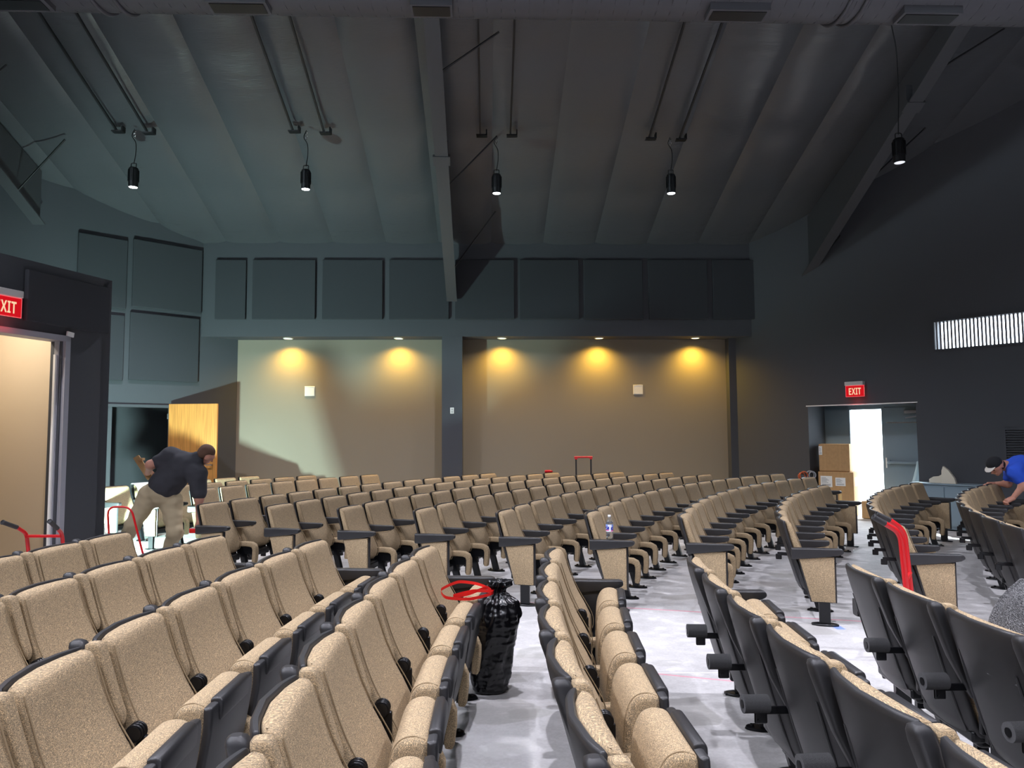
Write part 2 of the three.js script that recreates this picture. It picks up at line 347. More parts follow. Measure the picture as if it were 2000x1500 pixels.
// partition on the left with the corridor doorway
const PG = [-5.0, 7.1], PD = [0.276, 0.961];
const pp = (t) => [PG[0] + PD[0] * t, PG[1] + PD[1] * t];
const PQ0 = pp(-7), PQ1raw = onWall(211, 800, pp(0), pp(1)), PQ1 = [PQ1raw.x, -PQ1raw.z];
const partTop = onWall(213, 547, pp(0), pp(1)).y;
const tp = (px, py) => { const p = onWall(px, py, PQ0, PQ1); return Math.hypot(p.x - PQ0[0], -p.z - PQ0[1]); };
const openT = [tp(136, 800) - 1.15, tp(116, 800)], openTop = onWall(110, 664, PQ0, PQ1).y;
{
  const len = tp(211, 800);
  struct('wall_partition', wallSlab(PQ0, PQ1, -0.15, partTop, partTop, [[openT[0], openT[1], 0.001, openTop]]), wallBlack);
  const nl = [-PD[1], PD[0]], q = (t, d) => [PQ0[0] + PD[0] * t + nl[0] * d, PQ0[1] + PD[1] * t + nl[1] * d];
  struct('wall_partition_end', wallSlab(q(len, 0), q(len, 2.2), -0.12, partTop, partTop), wallBlack);
  struct('wall_corridor', [wallSlab(q(0, 1.5), q(len - 0.2, 1.5), -0.1, partTop, partTop), wallSlab(q(len - 0.25, 0.15), q(len - 0.25, 1.5), -0.1, partTop, partTop), wallSlab(q(3.2, 0.15), q(3.2, 1.5), -0.1, partTop, partTop)], beige);
  // shallow offset in the corridor wall seen through the doorway
  struct('trim_2', wallSlab(q(tp(88, 800) + 0.75, 1.44), q(len - 0.3, 1.44), -0.07, partTop, partTop), beige);
  const a = q(0, 0.85), b = q(len - 0.13, 0.85);
  struct('ceiling_corridor', bar(P3(a[0], partTop - 0.06, a[1]), P3(b[0], partTop - 0.06, b[1]), 1.4, 0.06), beige);
  struct('roof_corridor', bar(P3(a[0], partTop - 0.014, a[1]), P3(b[0], partTop - 0.014, b[1]), 1.4, 0.024), wallBlack);
  // grey steel door frame
  const up = P3(PD[0], 0, PD[1]), jm = [];
  const J = (t, y) => P3(q(t, 0.06)[0], y, q(t, 0.06)[1]);
  jm.push(bar(J(openT[1] + 0.045, 0), J(openT[1] + 0.045, openTop + 0.05), 0.2, 0.06, up), bar(J(openT[0] - 0.03, 0), J(openT[0] - 0.03, openTop + 0.05), 0.2, 0.06, up), bar(J(openT[0] - 0.06, openTop + 0.025), J(openT[1] + 0.075, openTop + 0.025), 0.2, 0.06));
  const fr = struct('door_1', jm, greyPaint);
  obj('door_stop', bar(J(openT[1] + 0.005, 0), J(openT[1] + 0.005, openTop), 0.06, 0.025, up), greyPaint, fr);
  obj('strike_edge', [bar(J(openT[1] - 0.02, 0.2), J(openT[1] - 0.02, openTop - 0.15), 0.03, 0.02, up)], white, fr);
  obj('corner_tape', bar(P3(...q2(q(openT[1] + 0.02, -0.045), openTop + 0.08)), P3(...q2(q(openT[1] + 0.10, -0.045), openTop + 0.07)), 0.02, 0.05), white, fr);
  function q2(p, y) { return [p[0], y, p[1]]; }
  // corridor lamp
  const lp = q(openT[1] - 0.55, 0.75);
  const lamp = thing('corridor_lamp', 'flat white ceiling lamp inside the beige corridor', 'lamp', P3(lp[0], partTop - 0.1, lp[1]));
  obj('housing', box(0.6, 0.03, 0.6, 0, -0.0, 0), white, lamp);
  obj('diffuser', box(0.54, 0.01, 0.54, 0, -0.02, 0), glow('#fff1dc', 1.2), lamp);
  const rl = new THREE.RectAreaLight('#fff0da', 34, 0.54, 0.54); rl.position.set(0, -0.03, 0); rl.rotation.x = -Math.PI / 2; lamp.add(rl);
}
// ceiling: roof deck plus a quilt of black vinyl-faced insulation strips hung between the purlins
const seamU = (() => { const p = ceilHit(574, 262); return xz2uv(p.x, -p.z)[0]; })();
const purV = [115, 260, 381].map((y) => { const p = ceilHit(620, y); return xz2uv(p.x, -p.z)[1]; });
const STRIP = (() => { const p = ceilHit(311, 259); return (seamU - xz2uv(p.x, -p.z)[0]) / 2; })();
{
  const g = structGroup('ceiling');
  const V0 = -1;                                                        // ridge
  const hR = EAVE + KR * (DV - V0);
  const lu0 = xz2uv(...L0), lu1 = xz2uv(...L1), ru0 = xz2uv(...R0), ru1 = xz2uv(...R1);
  const vWall = (u, m) => { let v = DV + 0.05; if (u < lu0[0]) v = Math.min(v, lu0[1] + (u - lu0[0]) * (lu1[1] - lu0[1]) / (lu1[0] - lu0[0]) + m); if (u > ru0[0]) v = Math.min(v, ru0[1] + (u - ru0[0]) * (ru1[1] - ru0[1]) / (ru1[0] - ru0[0]) + m); return Math.max(V0 + 0.2, v); };
  const slab = (plan, hOf, th) => { const geo = new THREE.ExtrudeGeometry(new THREE.Shape(plan.map(([u, v]) => new THREE.Vector2(u, v))), { depth: th, bevelEnabled: false }), p = geo.attributes.position; for (let i = 0; i < p.count; i++) { const u = p.getX(i), v = p.getY(i), q = HV(u, hOf(v) + p.getZ(i), v); p.setXYZ(i, q.x, q.y, q.z); } geo.computeVertexNormals(); return geo; };
  const uL = lu1[0] - 0.5, uR = ru1[0] + 0.9, fr = (v) => EAVE + KR * (DV - v) + 0.12, rr = (v) => hR - KR * (V0 - v) + 0.12;
  obj('roof_deck', [slab([[uL, V0], [uR, V0], [uR, ru1[1]], [ru0[0] + 0.3, DT + 0.35], [lu0[0] - 0.3, DT + 0.35], [uL, lu1[1]]], fr, 0.15), slab([[uL, -10.5], [uR, -10.5], [uR, V0], [uL, V0]], rr, 0.15)], beamMat, g);
  obj('rear_lining', slab([[uL, -10.5], [uR, -10.5], [uR, V0 + 0.1], [uL, V0 + 0.1]], (v) => rr(v) - 0.14, 0.02), vinyl, g);
  const dv = (purV[1] - purV[0] + (purV[2] - purV[1])) / 2;
  const NUs = 10, NVs = 84, vA = V0;
  for (let k = Math.ceil((lu1[0] - 0.4 - seamU) / STRIP) - 1; seamU + k * STRIP < ru1[0] + 0.6; k++) {
    const pos = [], uv = [], idx = [];
    for (let j = 0; j <= NVs; j++) for (let i = 0; i <= NUs; i++) {
      const fu = i / NUs, u = seamU + (k + fu) * STRIP, v = vA + (vWall(u, 0.25) - vA) * j / NVs;
      const ph = (v - purV[1]) / dv, fv = ph - Math.floor(ph);
      const edge = Math.pow(Math.sin(Math.PI * fu), 0.55), cell = Math.pow(Math.sin(Math.PI * fv), 0.7);
      const amp = 0.055 + 0.025 * noise.noise(k * 1.7, Math.floor(ph) * 2.3, 0.5);
      let drop = amp * edge * (0.25 + 0.75 * cell);
      drop += 0.012 * Math.max(0, 1 - fv * 4 > 0 ? 1 - fv * 4 : 0) * Math.sin((u * 40 + noise.noise(u * 3, v * 2, 1) * 5)) * edge * (((k % 3) + 3) % 3 === 0 ? 1 : 0.25);
      drop += 0.008 * noise.noise(u * 2.5, v * 6, k);
      if (i === 0 || i === NUs) drop = -0.012;                          // tucked seam
      const p = HV(u, EAVE + KR * (DV - v) - drop + 0.05, v);
      pos.push(p.x, p.y, p.z); uv.push(u * 0.5, v * 2);
    }
    for (let j = 0; j < NVs; j++) for (let i = 0; i < NUs; i++) { const a = j * (NUs + 1) + i, b = a + 1, c = a + NUs + 1, d = c + 1; idx.push(a, b, c, b, d, c); }
    const geo = new THREE.BufferGeometry(); geo.setAttribute('position', new THREE.Float32BufferAttribute(pos, 3)); geo.setAttribute('uv', new THREE.Float32BufferAttribute(uv, 2)); geo.setIndex(idx); geo.computeVertexNormals();
    obj('insulation_strip', geo, vinyl, g);
  }
}

// ---------------------------------------------------------------- exit doorway on the right: recess, leaf, boxes, daylight
{
  const L = doorT[1] - doorT[0], dep = 0.5;
  const g = structGroup('door_2'); wallFrame(g, R0, R1, 1578, 800, 0);   // local x along the wall, -z outdoors
  obj('reveal', [box(0.1, doorTop, dep, -0.05, doorTop / 2, -0.25 - dep / 2), box(0.1, doorTop, dep, L + 0.05, doorTop / 2, -0.25 - dep / 2), box(L + 0.2, 0.1, dep, L / 2, doorTop + 0.05, -0.25 - dep / 2)], wallBlack, g);
  obj('threshold', box(L, 0.02, dep + 0.5, L / 2, 0.0, -0.25 - dep / 2), plainConcrete, g);
  // outer wall: a pier with a small window, the open way out, the standing leaf
  const z = -0.25 - dep + 0.1, xo0 = L * 0.255, xo1 = L * 0.575, top = doorTop - 0.08;
  obj('outer_pier', [box(xo0, doorTop * 0.38, 0.08, xo0 / 2, doorTop * 0.81, z), box(xo0, doorTop * 0.46, 0.08, xo0 / 2, doorTop * 0.23, z), box(0.03, doorTop * 0.17, 0.08, 0.015, doorTop * 0.54, z), box(xo0 * 0.28, doorTop * 0.17, 0.08, xo0 * 0.86, doorTop * 0.54, z)], tealDoor, g);
  obj('window_pane', box(xo0 * 0.7, doorTop * 0.17, 0.006, xo0 * 0.37, doorTop * 0.54, z), MP({ color: '#ffffff', transmission: 1, roughness: 0.6, thickness: 0 }), g);
  obj('head', box(L, 0.1, 0.08, L / 2, top + 0.05, z), tealDoor, g);
  obj('mullion', box(0.05, doorTop, 0.1, xo1, doorTop / 2, z), tealDoor, g);
  const leaf = obj('door_leaf', [rbox(L - xo1 - 0.03, top + 0.02, 0.05, 0.006, (xo1 + L) / 2, (top + 0.02) / 2, z + 0.03)], tealDoor, g);
  const lx0 = xo1 + 0.05, lx1 = L - 0.09;
  obj('stile_edge', [box(0.018, top - 0.25, 0.012, lx1 - 0.04, (top - 0.25) / 2, z + 0.05), box(lx1 - lx0 - 0.05, 0.018, 0.012, (lx0 + lx1) / 2 - 0.02, top - 0.25, z + 0.05)], chrome, leaf);
  obj('push_bar', [rbox(lx1 - lx0, 0.045, 0.05, 0.015, (lx0 + lx1) / 2 + 0.02, 1.0, z + 0.1), box(0.05, 0.07, 0.08, lx0 + 0.04, 1.0, z + 0.07), box(0.05, 0.07, 0.08, lx1, 1.0, z + 0.07)], tealDoor, leaf);
  obj('door_closer', [rbox(0.3, 0.06, 0.06, 0.015, lx1 - 0.18, top - 0.06, z + 0.09), bar(new THREE.Vector3(lx1 - 0.02, top - 0.13, z + 0.12), new THREE.Vector3(lx1 - 0.3, top - 0.17, z + 0.12), 0.02, 0.02), box(0.07, 0.03, 0.05, lx1 - 0.03, top - 0.11, z + 0.1)], greyPaint, leaf);
  obj('latch_plate', box(0.02, 0.18, 0.02, xo1 + 0.035, 0.99, z + 0.05), white, leaf);
  obj('head_trim', box(L + 0.06, 0.018, 0.02, L / 2, doorTop - 0.004, 0.005), white, g);
  // cartons piled in the recess
  const cart = (label, x, y, w, h, d, turn, zz, labels, tape) => {
    const q = g.localToWorld.bind(g); g.updateMatrixWorld(true);
    const t = thing('cardboard_box', label, 'box', q(new THREE.Vector3(x, y, zz)), g.rotation.y + turn, 'cartons piled by the exit door');
    const b = obj('carton', [rbox(w, h, d, 0.012, 0, h / 2, 0)], card, t);
    obj('flap_seam', [box(w * 0.98, 0.004, 0.01, 0, h + 0.001, 0)], M({ color: '#a98a5c', roughness: 0.5 }), t);
    for (const [lx, ly, lw, lh, face] of labels) { const l = obj('shipping_label', face ? box(0.004, lh, lw, face * w / 2, ly, lx) : box(lw, lh, 0.004, lx, ly, d / 2), labelMat, t); }
    if (tape) obj('packing_tape', box(0.05, h * 0.5, 0.004, w * 0.12, h * 0.25, d / 2 + 0.001), M({ color: '#e6c78a', roughness: 0.35 }), t);
    return b;
  };
  const labelMat = M({ map: canvasTex(128, 96, (c, w, h) => { c.fillStyle = '#eef0ee'; c.fillRect(0, 0, w, h); c.fillStyle = '#8a8f94'; for (let i = 0; i < 5; i++) c.fillRect(10, 14 + i * 10, 50 + 40 * ((i * 37) % 5) / 5, 4); for (let i = 0; i < 24; i++) c.fillRect(14 + i * 4, 68, 1 + (i * 7) % 3, 20); }), roughness: 0.6 });
  cart('large brown carton with paper labels, lower of the exit door pile', 0.36, 0.02, 0.6, 0.8, 0.42, 0.25, -0.34, [[-0.16, 0.62, 0.2, 0.2, 0], [0.08, 0.62, 0.17, 0.15, 0], [0.0, 0.62, 0.2, 0.16, 1]], true);
  cart('brown carton resting on top of the labelled carton by exit door', 0.33, 0.825, 0.52, 0.5, 0.38, 0.3, -0.34, [[-0.23, 0.38, 0.06, 0.16, 0]], false);
  cart('low flat carton on the floor below the bright exit opening', 1.05, 0.02, 0.4, 0.3, 0.3, 0.05, -0.3, [], false);
  // plastic sheet bunched at the right jamb
  const sh = []; for (let j = 0; j <= 10; j++) { const f = j / 10; sh.push({ c: new THREE.Vector3(L - 0.03 - 0.26 * f * f, 1.05 - 0.95 * f, -0.05 + 0.08 * f), ax: new THREE.Vector3(0.012 + 0.13 * f, 0.03 * f, 0), ay: new THREE.Vector3(0, 0, 0.01 + 0.05 * f), e: 2, bend: (x, y) => new THREE.Vector3(0, 0, 0.02 * Math.sin(x * 6 + f * 5) * f) }); }
  const ps = thing('plastic_sheet', 'crumpled clear plastic sheet hanging at the exit door jamb', 'plastic sheet', g.position.clone(), g.rotation.y);
  obj('sheet', loft(sh, 24), MP({ color: '#d8ecf0', roughness: 0.25, transmission: 0.35, thickness: 0 }), ps);
}
// high window filled with upright translucent slats
{
  const w = structGroup('window_1'); wallFrame(w, R0, R1, 1824, 656, 0);
  const W = winT[1] - winT[0], h = winY[1] - winY[0];
  obj('window_frame', [box(W, 0.03, 0.06, W / 2, winY[0] - 0.0, 0), box(W, 0.03, 0.06, W / 2, winY[1], 0), box(0.03, h, 0.06, 0, (winY[0] + winY[1]) / 2, 0), box(0.03, h, 0.06, W, (winY[0] + winY[1]) / 2, 0)], wallBlack, w);
  obj('window_pane', box(W, h, 0.008, W / 2, (winY[0] + winY[1]) / 2, -0.06), MP({ color: '#ffffff', transmission: 1, roughness: 0.05, thickness: 0 }), w);
  const pitch = 0.054, sm = M({ color: '#77787f', roughness: 0.6 }), sg = new THREE.BoxGeometry(0.026, h, 0.02);
  for (let x = pitch * 0.75; x < W; x += pitch) obj('slat', sg, sm, w).position.set(x, (winY[0] + winY[1]) / 2, -0.02);
}
// louvred vent low on the right wall at the frame edge
{
  const v = thing('wall_vent', 'black louvred return air vent on the dark right wall', 'vent'); wallFrame(v, R0, R1, 1985, 870);
  obj('frame', [box(0.9, 0.03, 0.03, 0.3, 0.25, 0.015), box(0.9, 0.03, 0.03, 0.3, -0.3, 0.015), box(0.03, 0.58, 0.03, -0.14, -0.02, 0.015)], wallBlack, v);
  for (let i = 0; i < 13; i++) obj('louvre', box(0.88, 0.014, 0.02, 0.3, 0.21 - i * 0.038, 0.015), wallBlack, v);
}
// inner wooden door, standing open against the diagonal wall
{
  const a = onWall(331, 800, L0, L1), sc = 0.93;
  const p = atZ(331, 800, -a.z - 0.12), d = thing('wooden_door', 'open honey coloured wooden door beside the dark doorway', 'door', P3(p.x, 0.01, -p.z), -0.06);
  const H = 2.13;
  obj('leaf', (() => { const g = rbox(sc, H, 0.045, 0.004, sc / 2, H / 2, 0); return g; })(), wood, d);
  for (const y of [0.25, 1.05, 1.9]) obj('hinge', [box(0.035, 0.1, 0.05, -0.012, y, 0.0), rod(new THREE.Vector3(-0.02, y - 0.05, 0.02), new THREE.Vector3(-0.02, y + 0.05, 0.02), 0.008)], chrome, d);
  obj('handle', [rod(new THREE.Vector3(sc - 0.07, 1.0, 0.02), new THREE.Vector3(sc - 0.07, 1.0, 0.07), 0.012), rod(new THREE.Vector3(sc - 0.07, 1.0, 0.065), new THREE.Vector3(sc - 0.19, 1.0, 0.065), 0.009)], chrome, d);
}
// exit signs
const exitTex = canvasTex(384, 240, (c, w, h) => {
  c.fillStyle = '#d00716'; c.fillRect(0, 0, w, h); c.strokeStyle = '#ff6a72'; c.lineWidth = 8; c.strokeRect(4, 4, w - 8, h - 8);
  c.fillStyle = '#ffd9ae'; c.textAlign = 'center'; c.textBaseline = 'middle'; c.font = 'bold 200px sans-serif';
  c.save(); c.translate(w / 2 - 4, h / 2 + 6); c.scale(0.62, 1.0); c.fillText('EXIT', 0, 0); c.restore();
});
function exitSign(label, p, q, px, py, w = 0.33) {
  const s = thing('exit_sign', label, 'exit sign'); wallFrame(s, p, q, px, py);
  obj('housing', rbox(w * 0.98, 0.07, 0.1, 0.008, -0.005, 0.135, 0.05), M({ color: '#c9cac8', roughness: 0.5 }), s);
  const f = obj('face_plate', new THREE.BoxGeometry(w, 0.2, 0.012).translate(0, 0, 0.06), M({ color: '#330305', emissive: '#ffffff', emissiveMap: exitTex, emissiveIntensity: 0.95, roughness: 0.3 }), s);
  const l = new THREE.PointLight('#ff2a2a', 0.05); l.position.set(0, -0.16, 0.13); l.castShadow = true; s.add(l);
}
exitSign('red lit EXIT sign above the bright right doorway', R0, R1, 1673, 764);
exitSign('red lit EXIT sign above the corridor opening', PQ0, PQ1, 2, 598);

// ---------------------------------------------------------------- fixtures on the far wall
const BW0 = uv2xz(-5, DT), BW1 = uv2xz(5, DT), FW0 = uv2xz(-5, DV), FW1 = uv2xz(5, DV);
{
  const xs = [[423, 482], [495, 617], [631, 748], [761, 877], [889, 1004], [1015, 1130], [1140, 1254], [1266, 1380], [1391, 1508]];
  const names = ['narrow', 'first square', 'second square', 'third square', 'fourth square', 'fifth square', 'sixth square', 'seventh square', 'eighth square'];
  xs.forEach(([x0, x1], i) => {
    const a = onWall(x0, 560, FW0, FW1), b = onWall(x1, 560, FW0, FW1), t = onWall((x0 + x1) / 2, 509, FW0, FW1).y, bo = onWall((x0 + x1) / 2, 624, FW0, FW1).y;
    const o = thing('acoustic_panel', i ? `black fabric acoustic panel above the taupe wall, ${names[i]} one from the narrow panel` : 'narrow black acoustic panel at the end of the row above taupe wall', 'acoustic panel', a.clone().lerp(b, 0.5).setY((t + bo) / 2), AL, 'acoustic panels above the taupe wall');
    obj('panel', rbox(a.distanceTo(b), t - bo, 0.055, 0.008, 0, 0, 0.04), panelBlack, o);
    obj('mounting_batten', box(a.distanceTo(b) * 0.8, 0.04, 0.014, 0, (t - bo) * 0.3, 0.007), panelBlack, o);
  });
  const diag = [[[258, 392, 478, 607], 'upper black acoustic panel on the left diagonal wall'], [[251, 386, 616, 745], 'lower black acoustic panel on the left diagonal wall'], [[150, 240, 612, 742], 'black acoustic panel half hidden by the partition, lower'], [[150, 246, 462, 600], 'black acoustic panel half hidden by the partition, upper']];
  for (const [[x0, x1, y0, y1], label] of diag) {
    const a = onWall(x0, (y0 + y1) / 2, L0, L1), b = onWall(x1, (y0 + y1) / 2, L0, L1), t = onWall((x0 + x1) / 2, y0, L0, L1).y, bo = onWall((x0 + x1) / 2, y1, L0, L1).y;
    const o = thing('acoustic_panel', label, 'acoustic panel', a.clone().lerp(b, 0.5).setY((t + bo) / 2), Math.PI / 4, 'acoustic panels on the left walls');
    obj('panel', rbox(a.distanceTo(b), t - bo, 0.055, 0.02, 0, 0, 0.04, 3), panelBlack, o);
    obj('mounting_batten', box(a.distanceTo(b) * 0.8, 0.04, 0.014, 0, (t - bo) * 0.3, 0.007), panelBlack, o);
  }
  { const a = onWall(45, 585, PQ0, PQ1), b = onWall(206, 585, PQ0, PQ1), t = onWall(125, 544, PQ0, PQ1).y, bo = onWall(125, 640, PQ0, PQ1).y;
    const o = thing('acoustic_panel', 'wide black acoustic panel beside the corridor exit sign', 'acoustic panel', a.clone().lerp(b, 0.5).setY((t + bo) / 2), Math.atan2(PD[1], PD[0]), 'acoustic panels on the left walls');
    obj('panel', rbox(a.distanceTo(b), t - bo, 0.055, 0.015, 0, 0, 0.04), panelBlack, o);
    obj('mounting_batten', box(a.distanceTo(b) * 0.8, 0.04, 0.014, 0, (t - bo) * 0.3, 0.007), panelBlack, o); }
  for (const [px, py, l] of [[605, 764, 'square white wall plate on the teal lit taupe wall'], [1246, 761, 'square white wall plate on the wide taupe wall']]) {
    const o = thing('wall_plate', l, 'wall plate', onWall(px, py, BW0, BW1), AL); const s = 0.2;
    obj('plate', rbox(s, s, 0.012, 0.004, 0, 0, 0.006), white, o); obj('rim', [box(s * 0.86, 0.006, 0.006, 0, s * 0.42, 0.013), box(s * 0.86, 0.006, 0.006, 0, -s * 0.42, 0.013), box(0.006, s * 0.86, 0.006, s * 0.42, 0, 0.013), box(0.006, s * 0.86, 0.006, -s * 0.42, 0, 0.013)], white, o);
  }
  { const o = thing('light_switch', 'small white switch plate on the black pillar', 'switch', onWall(883, 802, FW0, FW1), AL); obj('plate', rbox(0.075, 0.12, 0.012, 0.004, 0, 0, 0.006), white, o); for (const y of [0.024, -0.024]) obj('rocker', rbox(0.034, 0.034, 0.01, 0.003, 0, y, 0.014), M({ color: '#b9bab8', roughness: 0.5 }), o); }
  // warm downlights under the soffit
  const which = ['nearest the wooden door', 'second from the wooden door, left of pillar', 'just right of the black pillar', 'middle one over the wide taupe wall', 'at the end nearest the exit doorway'];
  [563, 779, 981, 1170, 1358].forEach((px, i) => {
    const p = wallHit(px, 660, DV + 0.24); const o = thing('recessed_downlight', 'warm recessed downlight in the soffit, ' + which[i], 'downlight', P3(p.x, SOFFIT, -p.z), AL, 'downlights in the soffit');
    obj('trim_ring', new THREE.TorusGeometry(0.085, 0.014, 8, 28).rotateX(Math.PI / 2).translate(0, -0.004, 0), white, o);
    obj('lens', new THREE.CylinderGeometry(0.078, 0.078, 0.012, 28).translate(0, -0.004, 0), glow('#ffe9a0', 6), o);
    const s = new THREE.SpotLight('#ffcb4e', DOWN, 0, 1.3, 1, 2); s.position.set(0, -0.03, 0); s.target.position.set(0, -2, 0.16); s.castShadow = true; s.shadow.radius = 2; o.add(s, s.target);
  });
}

// ---------------------------------------------------------------- overhead: rafters, duct, struts, pendant lamps
const RV = 13.95, RH = wallHit(881, 588, RV).y, RK = 0.475;
{
  const vTop = (RH + RK * RV - (EAVE + KR * DV - 0.1)) / (RK - KR);
  const beam = (label, u, vEnd, marks) => {
    const b = thing('roof_rafter', label, 'roof beam', HV(u, 0, 0), AL, 'tapered roof rafters');
    const y = (v) => RH + RK * (RV - v), r = (v) => EAVE + KR * (DV - v) - 0.03;
    const s = new THREE.Shape([new THREE.Vector2(vEnd, y(vEnd)), new THREE.Vector2(vTop, y(vTop)), new THREE.Vector2(vTop, r(vTop)), new THREE.Vector2(vEnd, r(vEnd))]);
    obj('web', new THREE.ExtrudeGeometry(s, { depth: 0.02, bevelEnabled: false }).translate(0, 0, -0.01).rotateY(Math.PI / 2), beamMat, b);
    const A = new THREE.Vector3(0, y(vEnd), -vEnd), B = new THREE.Vector3(0, y(vTop), -vTop), U = new THREE.Vector3(0, 1, 0);
    obj('bottom_flange', bar(A, B, 0.2, 0.022, U), beamMat, b);
    for (const f of marks) { const c = A.clone().lerp(B, f), d = B.clone().sub(A).normalize(); obj('splice_plate', [bar(c.clone().addScaledVector(d, -0.09), c.clone().addScaledVector(d, 0.09), 0.26, 0.05, U), box(0.2, 0.3, 0.03, c.x, c.y + 0.16, c.z)], beamMat, b); }
    for (const f of [0.12, 0.36, 0.6]) { const c = A.clone().lerp(B, f); obj('flange_brace', rod(c.clone().add(new THREE.Vector3(0.09, 0.01, 0)), new THREE.Vector3(0.85, EAVE + KR * (DV + c.z) - 0.05, c.z + 0.12), 0.014, 6), darkMetal, b); }
    return b;
  };
  const hit = (px, py) => { const p = slopeHit(px, py, RH, RV, RK); return xz2uv(p.x, -p.z); };
  beam('central sloping roof rafter above the black pillar', hit(869, 400)[0], RV, [0.42]);
  beam('sloping roof rafter running down to the right wall', hit(1660, 405)[0], hit(1557, 562)[1], [0.52]);
  beam('sloping roof rafter ending above the left partition', hit(40, 392)[0], hit(70, 438)[1], []);
}
{ // big round duct with spiral seam, collars and box diffusers
  const [, Y, Z] = ray(900, 38), ph = Math.atan2(Y, Z), v = 6.6, r = 0.5, yc = EYE + (r + v * Math.sin(ph)) / Math.cos(ph);
  const d = thing('air_duct', 'huge round dark spiral air duct crossing below the roof', 'air duct', HV(0, yc, v), AL);
  const u0 = -7.5, u1 = 8.5;
  obj('duct_shell', new THREE.CylinderGeometry(r, r, u1 - u0, 64, 1, true).rotateZ(Math.PI / 2).translate((u0 + u1) / 2, 0, 0), ductMat, d);
  obj('end_cap', [new THREE.CircleGeometry(r, 48).rotateY(-Math.PI / 2).translate(u0, 0, 0), new THREE.CircleGeometry(r, 48).rotateY(Math.PI / 2).translate(u1, 0, 0)], ductMat, d);
  const pts = []; const turns = 118; for (let i = 0; i <= turns * 20; i++) { const a = i / 20 * Math.PI * 2; pts.push(new THREE.Vector3(u0 + (u1 - u0) * i / (turns * 20), Math.cos(a) * (r + 0.001), Math.sin(a) * (r + 0.001))); }
  obj('spiral_seam', new THREE.TubeGeometry(new THREE.CatmullRomCurve3(pts), turns * 20, 0.0055, 4), ductMat, d);
  const uOf = (px, py) => { const [x, yy, z] = ray(px, py), t = v / (-x * SA + z * CA); return (x * CA + z * SA) * t; };
  for (const px of [188, 232, 1642, 1672]) obj('collar', new THREE.TorusGeometry(r + 0.012, 0.02, 8, 56).rotateY(Math.PI / 2).translate(uOf(px, 20), 0, 0), ductMat, d);
  for (const [a, b] of [[-70, 103], [412, 528], [804, 884], [1378, 1493], [1748, 1860]]) { const x0 = uOf(a, 36), x1 = uOf(b, 36); const f = obj('diffuser_box', box(x1 - x0, 0.1, 0.2, (x0 + x1) / 2, -r - 0.0, 0.06), ductMat, d); obj('grille', box((x1 - x0) * 0.9, 0.01, 0.15, (x0 + x1) / 2, -r - 0.052, 0.06), darkMetal, f); }
  for (const u of [-6, -3, 0.1, 3, 6]) { const p = HV(u, 0, v); obj('hanger_strap', box(0.03, ceilY(p.x, -p.z) - yc - r + 0.05, 0.006, u, r + (ceilY(p.x, -p.z) - yc - r) / 2, 0), darkMetal, d); }
}
{ // pairs of steel struts along the slope
  const st = [[[80, 30], [228, 255], 'lamp by the left rafter, left strut'], [[142, 14], [288, 258], 'lamp by the left rafter, right strut'], [[496, 45], [572, 255], 'second lamp, left strut'], [[565, 30], [633, 258], 'second lamp, right strut'], [[934, 36], [938, 263], 'lamp beside the central rafter, left strut'], [[1005, 42], [997, 263], 'lamp beside the central rafter, right strut'], [[1336, 47], [1268, 269], 'fourth lamp, left strut'], [[1404, 62], [1327, 271], 'fourth lamp, right strut']];
  for (const [a, b, l] of st) {
    const A = ceilHit(...a, 0.1), B = ceilHit(...b, 0.1), top = A.clone().add(A.clone().sub(B).multiplyScalar(0.8));
    const t = thing('ceiling_strut', 'thin black steel strut under the insulation, ' + l, 'strut', B, 0, 'steel struts carrying the pendant lamps');
    obj('rail', bar(new THREE.Vector3(), top.sub(B), 0.028, 0.03), darkMetal, t);
    obj('end_bracket', [box(0.16, 0.02, 0.1, 0.02, -0.02, 0), box(0.02, 0.09, 0.1, 0.1, 0.02, 0)], darkMetal, t);
  }
}
